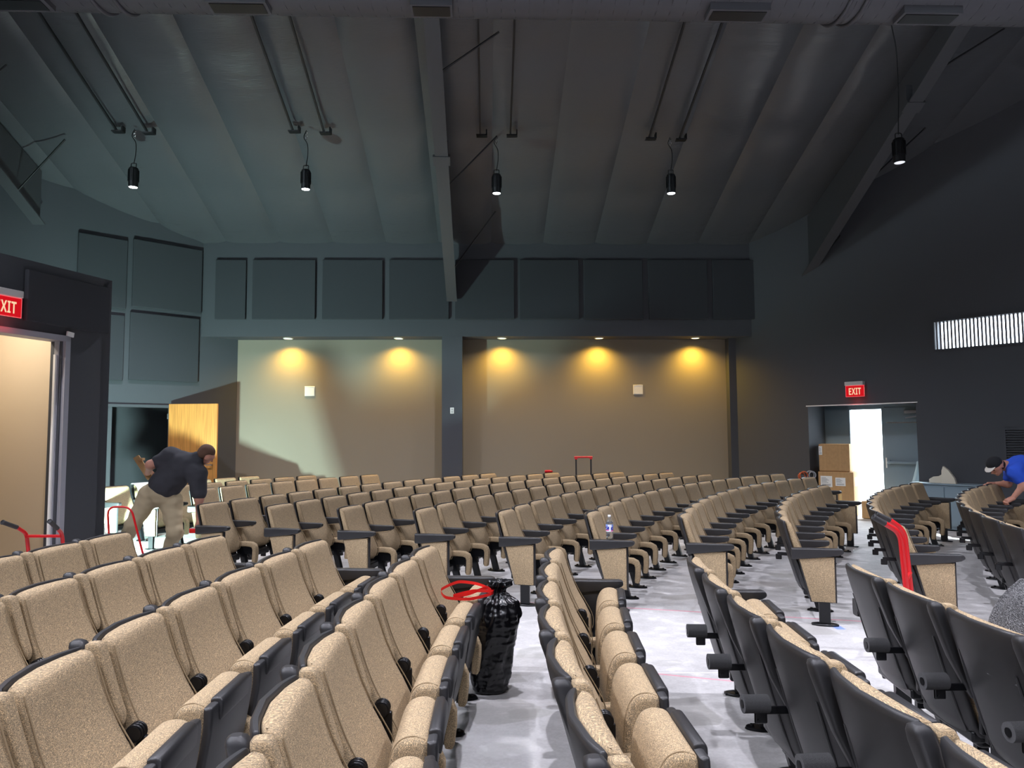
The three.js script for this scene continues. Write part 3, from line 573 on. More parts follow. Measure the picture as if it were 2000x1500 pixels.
function pendant(label, pos, top, on, aim, cd, grp) {
  const t = thing('pendant_lamp', label, 'pendant lamp', pos, 0, grp);
  obj('housing', new THREE.LatheGeometry([[0, 0.31], [0.055, 0.31], [0.068, 0.297], [0.07, 0.26], [0.07, 0.0], [0.064, 0.0], [0.06, 0.02], [0, 0.022]].map(([x, y]) => new THREE.Vector2(x, y)), 28), darkMetal, t);
  const fins = []; for (let i = 0; i < 16; i++) fins.push(box(0.005, 0.18, 0.014, 0, 0.18, 0.073).rotateY(i / 16 * Math.PI * 2)); obj('cooling_fins', fins, darkMetal, t);
  obj('hanging_yoke', bentTube([new THREE.Vector3(-0.04, 0.3, 0), new THREE.Vector3(-0.04, 0.38, 0), new THREE.Vector3(0.04, 0.38, 0), new THREE.Vector3(0.04, 0.3, 0)], 0.007, 0.02, 6), darkMetal, t);
  obj('lens', new THREE.CylinderGeometry(0.06, 0.06, 0.012, 28).translate(0, 0.008, 0), glow('#f4f6ff', on), t);
  const h = top - pos.y;
  obj('cable', tube([new THREE.Vector3(0, 0.37, 0), new THREE.Vector3(0.025, 0.37 + (h - 0.37) * 0.3, 0), new THREE.Vector3(0.02, 0.37 + (h - 0.37) * 0.6, 0), new THREE.Vector3(-0.035, 0.37 + (h - 0.37) * 0.8, 0.01), new THREE.Vector3(0, h, 0)], 0.007, 30, 6), darkMetal, t);
  const lk = []; for (let i = 0; i < 4; i++) lk.push(new THREE.TorusGeometry(0.018, 0.005, 6, 12).rotateY(i * Math.PI / 2).translate(0, h - 0.03 - i * 0.032, 0)); obj('chain', lk, chrome, t);
  if (cd) { const s = new THREE.SpotLight('#f3f2ff', cd, 0, 1.15, 0.9, 2); s.position.set(0, -0.02, 0); s.target.position.set(aim[0], -4, aim[1]); s.castShadow = true; s.shadow.radius = 1.6; s.shadow.mapSize.set(1024, 1024); t.add(s, s.target); }
  return t;
}
{
  const names = ['hanging near the left rafter', 'second from the left rafter', 'beside the central rafter', 'between the central and right rafters'];
  [[260, 374, 252], [597, 378, 255], [970, 386, 266], [1311, 386, 268]].forEach(([px, py, ty], i) => {
    const T = ceilHit(px, ty, 0.05), p = atZ(px, py - 8, -T.z);
    pendant('lit black cylinder pendant lamp ' + names[i], P3(p.x, p.y, -T.z), T.y, 14, [0, 0], PEND * 0.9, 'black cylinder pendants');
  });
  { const p = atZ(1757, 318, 8.8); pendant('dim black cylinder pendant lamp below the right rafter', p, ceilY(p.x, 8.8), 1.0, [0, 0], PEND * 0.15, 'black cylinder pendants'); }
  // the rest of the lamp grid, over and behind the photographer
  const pl = ['first', 'second', 'third', 'fourth', 'fifth'];
  for (const [Z, y, rn] of [[4.5, 5.1, 'row beside the big duct'], [0.4, 5.1, 'middle row under the ridge'], [-3.6, 5.1, 'row nearest the rear wall']]) for (const [xi, X] of [-5.4, -2.7, 0, 2.7, 5.4].entries()) {
    pendant(`black pendant lamp, ${pl[xi]} from the corridor side, ${rn}`, P3(X, y, Z), ceilY(X, Math.max(Z, -1)) - (Z < -1 ? KR * (-1 - Z) : 0), 8, [0.6, 0], PEND * (X > 4 ? 1.6 : 1), 'pendants over the rear seating');
  }
}
// low work lamp on the floor behind the partition: the cool light and the long seat shadows on the left part of the far wall
{
  const p = P3(-5.42, 0, 9.1), t = thing('work_lamp', 'yellow LED work lamp on a low floor stand behind the partition', 'work lamp', p, 0);
  const H = 0.3, yl = M({ color: '#d0a514', roughness: 0.5 });
  obj('stand', [bentTube([new THREE.Vector3(-0.14, 0.012, 0.1), new THREE.Vector3(-0.14, 0.012, -0.1), new THREE.Vector3(-0.14, H, 0)], 0.011, 0.04), bentTube([new THREE.Vector3(0.14, 0.012, 0.1), new THREE.Vector3(0.14, 0.012, -0.1), new THREE.Vector3(0.14, H, 0)], 0.011, 0.04)], yl, t);
  obj('lamp_head', rbox(0.25, 0.17, 0.06, 0.015, 0, H, 0.01), yl, t);
  obj('lens', box(0.21, 0.13, 0.008, 0, H, -0.022), glow('#e6ffff', 8), t);
  const s = new THREE.SpotLight('#d6fff7', WORK, 0, 1.25, 0.5, 2); s.position.set(0, H, -0.04); s.target.position.copy(P3(-5.0, 2.2, 14).sub(p)); s.castShadow = true; s.shadow.radius = 4; s.shadow.mapSize.set(2048, 2048); t.add(s, s.target);
}

// ---------------------------------------------------------------- seats
const PITCHW = 0.513;
const prof = (tab) => (y) => { for (let i = 0; i < tab.length - 1; i++) { const a = tab[i], b = tab[i + 1]; if (y <= b[0]) { const f = Math.max(0, (y - a[0]) / (b[0] - a[0])), s = f; return a.slice(1).map((v, k) => v + (b[k + 1] - v) * s); } } return tab[tab.length - 1].slice(1); };
const SG_ = {};
{
  // y: front z, back z, half width
  const cushion = [[0.262, 0.160, 0.140, 0.150], [0.272, 0.190, 0.125, 0.185], [0.30, 0.218, 0.118, 0.203], [0.34, 0.232, 0.108, 0.213], [0.40, 0.226, 0.092, 0.219], [0.47, 0.190, 0.068, 0.219], [0.55, 0.143, 0.042, 0.216], [0.63, 0.106, 0.018, 0.211], [0.71, 0.078, -0.004, 0.209], [0.76, 0.062, -0.018, 0.209], [0.788, 0.052, -0.026, 0.207], [0.803, 0.040, -0.026, 0.203], [0.811, 0.020, -0.020, 0.196], [0.813, 0.004, -0.010, 0.188]];
  SG_.backrest = loft(cushion.map(([y, f, b, w]) => ({ c: new THREE.Vector3(0, y, (f + b) / 2), ax: new THREE.Vector3(w, 0, 0), ay: new THREE.Vector3(0, 0, (f - b) / 2), e: 5, bend: (x, s) => new THREE.Vector3(0, 0, (0.023 - 0.013 * s) * x * x - 0.012) })), 28);
  const shell = [[0.195, 0.205, 0.190, 0.150], [0.215, 0.205, 0.160, 0.185], [0.25, 0.165, 0.115, 0.205], [0.30, 0.125, 0.092, 0.214], [0.40, 0.092, 0.062, 0.221], [0.50, 0.058, 0.032, 0.221], [0.60, 0.028, 0.004, 0.219], [0.70, -0.002, -0.026, 0.216], [0.77, -0.018, -0.044, 0.216], [0.80, -0.022, -0.050, 0.216], [0.815, -0.024, -0.050, 0.213], [0.820, -0.030, -0.044, 0.208]];
  SG_.shell = loft(shell.map(([y, f, b, w]) => ({ c: new THREE.Vector3(0, y, (f + b) / 2), ax: new THREE.Vector3(w, 0, 0), ay: new THREE.Vector3(0, 0, (f - b) / 2), e: 6, bend: (x) => new THREE.Vector3(0, -0.004 * x * x * (y > 0.76 ? 1 : 0), 0.04 * x * x - 0.016) })), 28);
  SG_.ribs = [-1, 1].map((s) => loft([0.26, 0.36, 0.46, 0.56, 0.66].map((y, i) => ({ c: new THREE.Vector3(s * 0.165, y, prof(shell)(y)[1] + 0.006), ax: new THREE.Vector3(0.007, 0, 0), ay: new THREE.Vector3(0, 0, i % 4 ? 0.006 : 0.002), e: 2 })), 8));
  // stitched piping down both edges of the cushion front
  SG_.piping = [-1, 1].map((s) => tube(cushion.slice(2, 11).map(([y, f, b, w]) => new THREE.Vector3(s * (w - 0.014), y, f - 0.003)), 0.0028, 24, 5));
  // tip-up seat, standing up
  SG_.seat = profileX([[0.240, 0.29], [0.245, 0.41], [0.256, 0.505], [0.285, 0.56], [0.33, 0.577], [0.374, 0.566], [0.388, 0.53], [0.378, 0.44], [0.352, 0.32], [0.32, 0.24], [0.275, 0.235]], 0.2, 0.03, 0.9);
  SG_.seatSeam = tube([[0.247, 0.41], [0.258, 0.505], [0.286, 0.561], [0.33, 0.579], [0.374, 0.568]].map(([z, y]) => new THREE.Vector3(-0.178, y - 0.004, z)), 0.003, 20, 5);
  SG_.pan = profileX([[0.350, 0.552], [0.372, 0.556], [0.384, 0.540], [0.380, 0.46], [0.352, 0.30], [0.325, 0.205], [0.295, 0.185], [0.288, 0.215], [0.322, 0.33], [0.346, 0.46]], 0.207, 0.012, 0.8).translate(0, 0.012, 0.032);
  SG_.panCap = profileX([[0.346, 0.545], [0.350, 0.566], [0.378, 0.570], [0.394, 0.552], [0.392, 0.50], [0.380, 0.49]], 0.14, 0.008, 0.8).translate(0, 0.012, 0.034);
  SG_.panGroove = box(0.004, 0.06, 0.02, 0.05, 0.548, 0.388);
  // folded-up arm between two backs (at local x = 0)
  const at = (y) => prof([[0.42, 0.2], [0.47, 0.182], [0.55, 0.138], [0.63, 0.104], [0.71, 0.078], [0.84, 0.04]])(y);
  SG_.armPad = loft([[0.535, 0.010, 0.012], [0.55, 0.022, 0.022], [0.575, 0.027, 0.028], [0.62, 0.029, 0.030], [0.74, 0.030, 0.030], [0.80, 0.029, 0.029], [0.815, 0.026, 0.024], [0.819, 0.018, 0.014]].map(([y, w, d]) => ({ c: new THREE.Vector3(0, y, at(y)[0] - 0.034), ax: new THREE.Vector3(w, 0, 0), ay: new THREE.Vector3(0, 0, d), e: 5 })), 20);
  SG_.armCore = loft([[0.43, 0.012, 0.015], [0.46, 0.018, 0.022], [0.60, 0.024, 0.026], [0.72, 0.029, 0.028], [0.78, 0.031, 0.032], [0.808, 0.029, 0.030], [0.822, 0.023, 0.024], [0.828, 0.013, 0.013]].map(([y, w, d]) => ({ c: new THREE.Vector3(0, y, at(y)[0] - 0.09), ax: new THREE.Vector3(w, 0, 0), ay: new THREE.Vector3(0, 0, d), e: 3.2 })), 20);
  SG_.pivot = merge([new THREE.CylinderGeometry(0.026, 0.026, 0.05, 20).rotateZ(Math.PI / 2).translate(0, 0.505, 0.168), ...[-0.016, 0, 0.016].map((x) => new THREE.TorusGeometry(0.027, 0.0055, 6, 22).rotateY(Math.PI / 2).translate(x, 0.505, 0.168)), rbox(0.024, 0.15, 0.04, 0.008, 0, 0.42, 0.188)]);
  // arm down (at local x = 0)
  SG_.arm = loft([[0.045, 0.565, 0.045], [0.06, 0.562, 0.044], [0.16, 0.568, 0.038], [0.30, 0.577, 0.029], [0.355, 0.583, 0.023], [0.372, 0.585, 0.018], [0.378, 0.586, 0.008]].map(([z, y, h], i) => ({ c: new THREE.Vector3(0, y, z), ax: new THREE.Vector3(i > 4 ? 0.02 : 0.028, 0, 0), ay: new THREE.Vector3(0, h, 0), e: 6 })), 20);
  SG_.armUnder = loft([[0.12, 0.529, 0.006], [0.2, 0.533, 0.008], [0.30, 0.544, 0.007], [0.345, 0.553, 0.004]].map(([z, y, h]) => ({ c: new THREE.Vector3(0, y, z), ax: new THREE.Vector3(0.024, 0, 0), ay: new THREE.Vector3(0, h, 0), e: 3 })), 12);
  SG_.armEnd = loft([[0.03, 0.565, 0.046], [0.045, 0.562, 0.046], [0.16, 0.568, 0.042], [0.32, 0.578, 0.032], [0.395, 0.586, 0.025], [0.415, 0.588, 0.018], [0.422, 0.588, 0.008]].map(([z, y, h], i) => ({ c: new THREE.Vector3(0, y, z), ax: new THREE.Vector3(i > 4 ? 0.026 : 0.036, 0, 0), ay: new THREE.Vector3(0, h, 0), e: 6 })), 20);
  // middle standard: plate, upholstered L trim, leg, foot
  SG_.standard = merge([rbox(0.026, 0.14, 0.05, 0.006, 0, 0.35, 0.15), rbox(0.03, 0.09, 0.24, 0.006, 0, 0.285, 0.27), bar(new THREE.Vector3(0, 0.32, 0.2), new THREE.Vector3(0, 0.012, 0.285), 0.045, 0.06, new THREE.Vector3(0, 0, 1)), rbox(0.024, 0.12, 0.03, 0.004, 0, 0.22, 0.36)]);
  SG_.trimL = loft([[0.155, 0.345, 0, 0.022], [0.165, 0.348, 0, 0.026], [0.26, 0.352, 0, 0.027], [0.335, 0.350, 0.25, 0.028], [0.372, 0.334, 0.8, 0.028], [0.386, 0.30, 1.3, 0.027], [0.386, 0.24, 1.57, 0.026], [0.378, 0.165, 1.66, 0.024], [0.376, 0.15, 1.66, 0.018]].map(([z, y, a, h]) => ({ c: new THREE.Vector3(0, y, z), ax: new THREE.Vector3(0.031, 0, 0), ay: new THREE.Vector3(0, Math.cos(a) * h, Math.sin(a) * h), e: 4 })), 18);
  SG_.foot = merge([new THREE.CylinderGeometry(0.075, 0.08, 0.012, 20).scale(0.62, 1, 1.35).translate(0, 0.008, 0.285), ...[-0.07, 0.07].map((z) => new THREE.CylinderGeometry(0.01, 0.011, 0.016, 8).translate(0, 0.018, 0.285 + z))]);
  SG_.mech = merge([rbox(0.40, 0.05, 0.06, 0.012, 0, 0.245, 0.15), rbox(0.36, 0.07, 0.09, 0.02, 0, 0.225, 0.20), rod(new THREE.Vector3(-0.23, 0.28, 0.17), new THREE.Vector3(0.23, 0.28, 0.17), 0.012), box(0.03, 0.05, 0.05, -0.12, 0.18, 0.2), box(0.03, 0.05, 0.05, 0.12, 0.18, 0.2)]);
  // end standard (at local x = 0): upholstered panel outside, black liner inside, post and foot
  const tz = (pts) => { const s = new THREE.Shape(pts.map(([z, y]) => new THREE.Vector2(-z, y))); return s; };
  const pan = [[0.085, 0.535], [0.352, 0.545], [0.35, 0.185], [0.175, 0.185]];
  const ex = (pts, x0, th, bv = 0.006) => toCreasedNormals(new THREE.ExtrudeGeometry(tz(pts), { depth: th - 2 * bv, bevelEnabled: true, bevelThickness: bv, bevelSize: bv, bevelOffset: -bv, bevelSegments: 2 }).translate(0, 0, x0 + bv).rotateY(Math.PI / 2), 0.6);
  SG_.endPanel = ex(pan, -0.012, 0.026, 0.008);
  SG_.endLiner = ex([[0.075, 0.54], [0.366, 0.55], [0.364, 0.178], [0.165, 0.178]], -0.006, 0.02, 0.004);
  SG_.endPost = merge([rbox(0.035, 0.2, 0.085, 0.006, 0, 0.105, 0.268), box(0.03, 0.02, 0.12, 0, 0.19, 0.268)]);
  SG_.endFoot = merge([new THREE.TorusGeometry(0.062, 0.008, 6, 24).rotateX(Math.PI / 2).scale(0.7, 1, 1.5).translate(0, 0.008, 0.268), rbox(0.05, 0.012, 0.2, 0.004, 0, 0.007, 0.268)]);
  SG_.foam = merge([new THREE.CylinderGeometry(0.034, 0.034, 0.1, 20, 1).rotateX(Math.PI / 2).translate(0, 0.5, -0.06)]);
  SG_.foamHole = new THREE.CylinderGeometry(0.016, 0.016, 0.104, 14).rotateX(Math.PI / 2).translate(0, 0.5, -0.061);
  SG_.hook = merge([rbox(0.014, 0.05, 0.05, 0.01, 0, 0.45, -0.04), rbox(0.012, 0.03, 0.14, 0.004, 0, 0.475, 0.02), new THREE.CylinderGeometry(0.006, 0.006, 0.02, 8).rotateZ(Math.PI / 2).translate(0, 0.44, -0.05)]);
}
const stitch = M({ color: '#8d7a5e', roughness: 0.9 });
function seat(label, group, R, th, o) {
  const X = CX - R * Math.cos(th), Z = CZ + R * Math.sin(th);
  const t = thing('theatre_seat', label, 'theatre seat', P3(X, 0, Z), Math.atan2(Math.cos(th), Math.sin(th)), group);
  obj('backrest', SG_.backrest, fabric, t);
  const sh = obj('back_shell', SG_.shell, plastic, t);
  if (o.fine) { for (const g of SG_.ribs) obj('shell_rib', g, plastic, sh); for (const g of SG_.piping) obj('piping', g, stitch, t); }
  obj('seat_bracket', SG_.mech, steelBlack, t);
  if (o.near) {
    const s = obj('seat_cushion', SG_.seat, fabric, t); obj('seam', SG_.seatSeam, stitch, s);
    const p = obj('seat_pan', SG_.pan, plastic, t); obj('front_cap', SG_.panCap, plastic, p);
  }
  const sub = (n, g, m, x) => { const q = obj(n, g, m, t); q.position.x = x; return q; };
  const h = PITCHW / 2;
  const middle = (x) => {
    if (o.near) { sub('folded_arm', SG_.armCore, plastic, x); sub('arm_pad', SG_.armPad, fabric, x); sub('arm_pivot', SG_.pivot, steelBlack, x); }
    else { const a = sub('armrest', SG_.arm, plastic, x); obj('arm_underside', SG_.armUnder, fabric, a); }
    sub('standard', SG_.standard, steelBlack, x); sub('standard_trim', SG_.trimL, fabric, x); sub('foot', SG_.foot, steelBlack, x);
    if (o.foam && o.foam !== 'hook') { const f = sub('foam_roll', SG_.foam, foam, x); obj('bore', SG_.foamHole, steelBlack, f); }
    if (o.foam) sub('hook_bracket', SG_.hook, steelBlack, x);
  };
  const end = (x, s) => {
    sub('end_armrest', SG_.armEnd, plastic, x);
    const p = sub('end_panel', SG_.endPanel, fabric, x + s * 0.012); if (s < 0) p.scale.x = 1;
    const l = sub('end_liner', SG_.endLiner, plastic, x - s * 0.006);
    sub('end_post', SG_.endPost, steelBlack, x); sub('end_foot', SG_.endFoot, steelBlack, x);
  };
  if (o.endNeg) end(-h + 0.01, -1); else if (!o.near) middle(-h);
  if (o.endPos) end(h - 0.01, 1); else if (o.near) middle(h);
  if (o.fabricIn) sub('end_panel_inside', SG_.endPanel, fabric, h - 0.03);
  return t;
}
const CX = 12.942, CZ = 2.94, RF = 12.779, DR = 0.8347, DEG = Math.PI / 180;
const ord = ['first', 'second', 'third', 'fourth', 'fifth', 'sixth', 'seventh', 'eighth', 'ninth', 'tenth', 'eleventh', 'twelfth', 'thirteenth', 'fourteenth', 'fifteenth', 'sixteenth', 'seventeenth', 'eighteenth', 'nineteenth', 'twentieth'];
const num = ['', 'one row', 'two rows', 'three rows', 'four rows', 'five rows', 'six rows', 'seven rows', 'eight rows', 'nine rows'];
const rowR = (k) => RF + DR * (5 - k);
{
  // far block: start and end angles along each arc
  const far = { '-4': [21.6, 39], '-3': [21.4, 39.5], '-2': [21.6, 40.5], 0: [16.2, 40.5], 1: [16.2, 42.4], 2: [16.2, 44.9], 3: [16.1, 46.4], 4: [16.1, 47.4], 5: [16.2, 50.4], 6: [16.2, 48.9], 7: [15.9, 40.4], 8: [15.5, 47.4], 9: [15.3, 49.5] };
  for (const ks of Object.keys(far)) {
    const k = +ks, R = rowR(k), st = PITCHW / R, a0 = far[ks][0] * DEG, n = Math.round((far[ks][1] * DEG - a0) / st);
    const where = k === 5 ? 'in the row holding the water bottle' : k < 5 ? `${num[5 - k]} behind the water bottle row` : `${num[k - 5]} in front of the water bottle row`;
    const last = (i) => i === n - 1 || xz2uv(CX - R * Math.cos(a0 + (i + 2) * st), CZ + R * Math.sin(a0 + (i + 2) * st))[1] > 13.72;
    for (let i = 0; i < n; i++) {
      { const ph = a0 + (i + 0.92) * st, vv = xz2uv(CX - R * Math.cos(ph), CZ + R * Math.sin(ph))[1]; if (vv > 13.72) continue; }
      seat(`tan tweed arms-down seat, ${ord[i] || 'last'} from aisle, ${where}`, 'far block, ' + where, R, a0 + (i + 0.42) * st, { endNeg: i === 0, endPos: last(i), fabricIn: last(i), fine: i < 6 && k >= -1, foam: k >= 7 ? 'hook' : 0 });
    }
  }
  // near block: seats tipped up, arms folded up between the backs
  const near = { 1: 9.4, 2: 9.1, 3: 8.7, 4: 7.95, 5: 7.9, 6: 6.8, 7: 5.9 };
  const nw = { 5: 'in the row backing onto the trash bag', 4: 'in the row facing the trash bag', 3: 'one row behind the trash bag row', 2: 'two rows behind the trash bag row', 1: 'three rows behind the trash bag row', 6: 'one row before the bag-backed row', 7: 'two rows before the bag-backed row' };
  for (const ks of Object.keys(near)) {
    const k = +ks, R = rowR(k), st = PITCHW / R, a1 = near[ks] * DEG;
    for (let i = 0; i < 14; i++) {
      const th = a1 - (i + 0.42) * st, X = CX - R * Math.cos(th), Z = CZ + R * Math.sin(th);
      const px = 1000 + F * X / Math.max(Z, 0.3), py = 848 + 0.738 * F / Math.max(Z, 0.3);
      if (Z < 1.0 || px < -320 || px > 2420 || py > 1800) break;
      seat(`tan tweed tipped-up seat, ${ord[i]} from aisle, ${nw[k]}`, 'near block, ' + nw[k], R, th, { near: true, endPos: i === 0, fine: true, foam: k >= 6 ? (i % 2 ? 1 : 1) : 0 });
    }
  }
}

// ---------------------------------------------------------------- loose things
const V = (x, y, z) => new THREE.Vector3(x, y, z);
{ // water bottle standing on the end armrest of its row
  const R = rowR(5), th = 16.2 * DEG - 0.02 / R, zf = 0.2, X = CX - (R - zf) * Math.cos(th), Z = CZ + (R - zf) * Math.sin(th), y0 = 0.612;
  const b = thing('water_bottle', 'clear plastic water bottle with blue and pink label on an armrest', 'bottle', P3(X, y0, Z));
  const L = (pts, s = 24) => new THREE.LatheGeometry(pts.map(([x, y]) => new THREE.Vector2(x, y)), s);
  obj('bottle_body', L([[0, 0.003], [0.026, 0], [0.031, 0.006], [0.032, 0.03], [0.030, 0.036], [0.032, 0.042], [0.032, 0.14], [0.029, 0.155], [0.018, 0.178], [0.0125, 0.186], [0.0125, 0.2]]), MP({ color: '#f4f8fb', transmission: 0.95, roughness: 0.05, thickness: 0 }), b);
  obj('water', L([[0, 0.004], [0.029, 0.006], [0.0305, 0.03], [0.0305, 0.14], [0.027, 0.153], [0, 0.153]]), MP({ color: '#ffffff', transmission: 1, roughness: 0.02, ior: 1.33, thickness: 0.05 }), b);
  obj('cap', L([[0, 0.214], [0.013, 0.213], [0.0145, 0.208], [0.0145, 0.194], [0, 0.194]]), M({ color: '#f3f4f6', roughness: 0.4 }), b);
  obj('label', new THREE.CylinderGeometry(0.0327, 0.0327, 0.062, 28, 1, true).translate(0, 0.1, 0), M({ side: THREE.DoubleSide, roughness: 0.4, map: canvasTex(256, 64, (c, w, h) => { c.fillStyle = '#e7eaf6'; c.fillRect(0, 0, w, h); for (const x of [0, 128]) { c.fillStyle = '#8aa2e6'; c.fillRect(x + 20, 0, 84, 24); c.fillStyle = '#1f2f9e'; c.beginPath(); c.moveTo(x + 10, 24); c.lineTo(x + 118, 18); c.lineTo(x + 118, 44); c.lineTo(x + 10, 50); c.fill(); c.strokeStyle = '#f2f4ff'; c.lineWidth = 4; c.beginPath(); c.moveTo(x + 30, 40); c.quadraticCurveTo(x + 44, 22, x + 54, 36); c.quadraticCurveTo(x + 68, 44, x + 100, 26); c.stroke(); c.fillStyle = '#e0448c'; c.beginPath(); c.moveTo(x + 10, 52); c.lineTo(x + 118, 46); c.lineTo(x + 118, 54); c.lineTo(x + 10, 62); c.fill(); } }) }), b);
}
{ // black trash bag with red ties, wedged between two rows
  const p = atH(958, 1350, 0); const t = thing('trash_bag', 'full black plastic trash bag with loose red drawstrings between rows', 'trash bag', p);
  const rings = [[0.0, 0.08], [0.02, 0.105], [0.10, 0.118], [0.22, 0.128], [0.36, 0.142], [0.46, 0.146], [0.53, 0.115], [0.57, 0.062], [0.59, 0.036], [0.61, 0.04], [0.635, 0.066], [0.66, 0.062]];
  const pos = [], idx = [], n = 96, m = 90, uv = [];
  const rad = (y) => { for (let i = 0; i < rings.length - 1; i++) if (y <= rings[i + 1][0]) { const f = (y - rings[i][0]) / (rings[i + 1][0] - rings[i][0]), s = f * f * (3 - 2 * f); return rings[i][1] + (rings[i + 1][1] - rings[i][1]) * s; } return 0.06; };
  for (let j = 0; j <= m; j++) { const y = 0.66 * j / m, r0 = rad(y), g = Math.min(1, Math.max(0, (y - 0.40) / 0.16));
    for (let i = 0; i < n; i++) { const a = i / n * 6.28318; const ca = Math.cos(a), sa = Math.sin(a);
      let d = 0.016 * noise.noise(ca * 2.2, y * 6, sa * 2.2) + 0.007 * noise.noise(ca * 2 + 4, y * 48, sa * 2) + 0.004 * noise.noise(ca * 9, y * 30, sa * 9);
      d += g * 0.16 * r0 * Math.sin(a * 13 + 2 * noise.noise(ca, y * 3, sa));
      const r = r0 * (1 + 0.05 * Math.sin(2 * a + 1)) + d;
      pos.push(r * ca * 1.0 + 0.06 * (y / 0.66) * (y / 0.66), y, r * sa * 0.86); uv.push(i / n, y); } }
  for (let j = 0; j < m; j++) for (let i = 0; i < n; i++) { const a = j * n + i, b = j * n + (i + 1) % n, c = a + n, d = b + n; idx.push(a, c, b, b, c, d); }
  const c0 = pos.length / 3; pos.push(0, 0, 0); uv.push(0, 0); for (let i = 0; i < n; i++) idx.push(c0, i, (i + 1) % n);
  const c1 = pos.length / 3; pos.push(0.06, 0.63, 0); uv.push(0, 0); for (let i = 0; i < n; i++) idx.push(c1, m * n + (i + 1) % n, m * n + i);
  const g = new THREE.BufferGeometry(); g.setAttribute('position', new THREE.Float32BufferAttribute(pos, 3)); g.setAttribute('uv', new THREE.Float32BufferAttribute(uv, 2)); g.setIndex(idx); g.computeVertexNormals();
  obj('bag', g, M({ color: '#0d0d10', roughness: 0.24 }), t);
  const red = M({ color: '#e8221e', roughness: 0.45 });
  const flat = (pts) => { const c = new THREE.CatmullRomCurve3(pts, true, 'catmullrom', 0.35); const q = c.getPoints(60), pp = [], ii = []; q.forEach((v) => { pp.push(v.x, v.y + 0.009, v.z, v.x, v.y - 0.009, v.z); }); for (let i = 0; i < q.length - 1; i++) { const a = i * 2; ii.push(a, a + 1, a + 2, a + 1, a + 3, a + 2); } const gg = new THREE.BufferGeometry(); gg.setAttribute('position', new THREE.Float32BufferAttribute(pp, 3)); gg.setIndex(ii); gg.computeVertexNormals(); return gg; };
  const dm = M({ color: '#e8221e', roughness: 0.45, side: THREE.DoubleSide });
  obj('drawstring', flat([V(0.02, 0.60, 0.02), V(-0.08, 0.625, -0.06), V(-0.2, 0.63, -0.1), V(-0.30, 0.60, -0.02), V(-0.26, 0.575, 0.08), V(-0.12, 0.57, 0.10), V(0.0, 0.59, 0.07)]), dm, t);
  obj('drawstring', flat([V(0.03, 0.60, 0.03), V(-0.10, 0.60, 0.02), V(-0.22, 0.58, 0.06), V(-0.14, 0.585, 0.05), V(-0.02, 0.615, 0.0)]), dm, t);
}
// hand trucks
function grip(a, b, parent) { obj('grip', [rod(a, b, 0.019, 12), new THREE.TorusGeometry(0.017, 0.005, 6, 14).applyQuaternion(new THREE.Quaternion().setFromUnitVectors(V(0, 0, 1), b.clone().sub(a).normalize())).translate(...b.toArray())], blackGrip, parent); }
{ // left, red, two bent handles with a cross plate
  const Z = 6.5, q = (x, y, dz = 0) => atZ(x, y, Z + dz);
  const p = q(84, 1060).setY(0), t = thing('hand_truck', 'red hand truck with black bent grips by the beige corridor doorway', 'hand truck', p);
  const L = (v) => v.clone().sub(p);
  const fl = (x) => L(q(x, 1060)).setY(0.12);
  for (const [bot, k1, g0, g1] of [[51, [52, 1042], [33, 1030], [5, 1020]], [121, [121, 1042], [112, 1032], [97, 1018]]]) {
    const A = L(q(...k1)), B = L(q(...g0, -0.12)), C = L(q(...g1, -0.26));
    obj('upright', bentTube([V(A.x, 0.1, A.z - 0.12), A, B], 0.016, 0.05), redMetal, t);
    grip(B, C, t);
  }
  const a = L(q(52, 1047)), b = L(q(121, 1047));
  obj('cross_plate', bar(a, b, 0.045, 0.02), redMetal, t);
  obj('sticker', box(0.05, 0.02, 0.003, (a.x + b.x) / 2, a.y, a.z + 0.013), white, t);
  for (const f of [0.35, 0.6]) obj('cross_bar', rod(V(a.x, a.y * f, a.z - 0.1), V(b.x, b.y * f, b.z - 0.1), 0.012), redMetal, t);
  obj('toe_plate', box(0.36, 0.01, 0.2, (a.x + b.x) / 2, 0.012, a.z + 0.0), redMetal, t);
  for (const x of [a.x - 0.05, b.x + 0.05]) obj('wheel', [new THREE.TorusGeometry(0.09, 0.03, 10, 24).rotateY(Math.PI / 2).translate(x, 0.12, a.z - 0.16), new THREE.CylinderGeometry(0.07, 0.07, 0.03, 20).rotateZ(Math.PI / 2).translate(x, 0.12, a.z - 0.16)], blackGrip, t);
}
{ // red hooped cart handle beside the stooping man
  const Z = 7.7, top = atZ(238, 990, Z), p = top.clone().setY(0), t = thing('platform_cart', 'low platform cart with a red hooped tube handle beside stooping man', 'cart', p);
  const L = (px, py, dz = 0) => atZ(px, py, Z + dz).sub(p);
  const A = L(213, 1050), B = L(210, 990), C = L(256, 990), D = L(274, 1080);
  obj('handle', bentTube([V(A.x + 0.03, 0.12, A.z), B, C, V(D.x + 0.08, 0.12, D.z)], 0.011, 0.09), redMetal, t);
  obj('platform', rbox(0.52, 0.03, 0.75, 0.01, (A.x + D.x) / 2 + 0.06, 0.12, -0.32), blackGrip, t);
  for (const x of [-0.2, 0.2]) for (const z of [-0.08, -0.58]) obj('caster', [new THREE.CylinderGeometry(0.05, 0.05, 0.03, 18).rotateZ(Math.PI / 2).translate(x + (A.x + D.x) / 2 + 0.06, 0.05, z), box(0.04, 0.06, 0.05, x + (A.x + D.x) / 2 + 0.06, 0.09, z)], blackGrip, t);
}
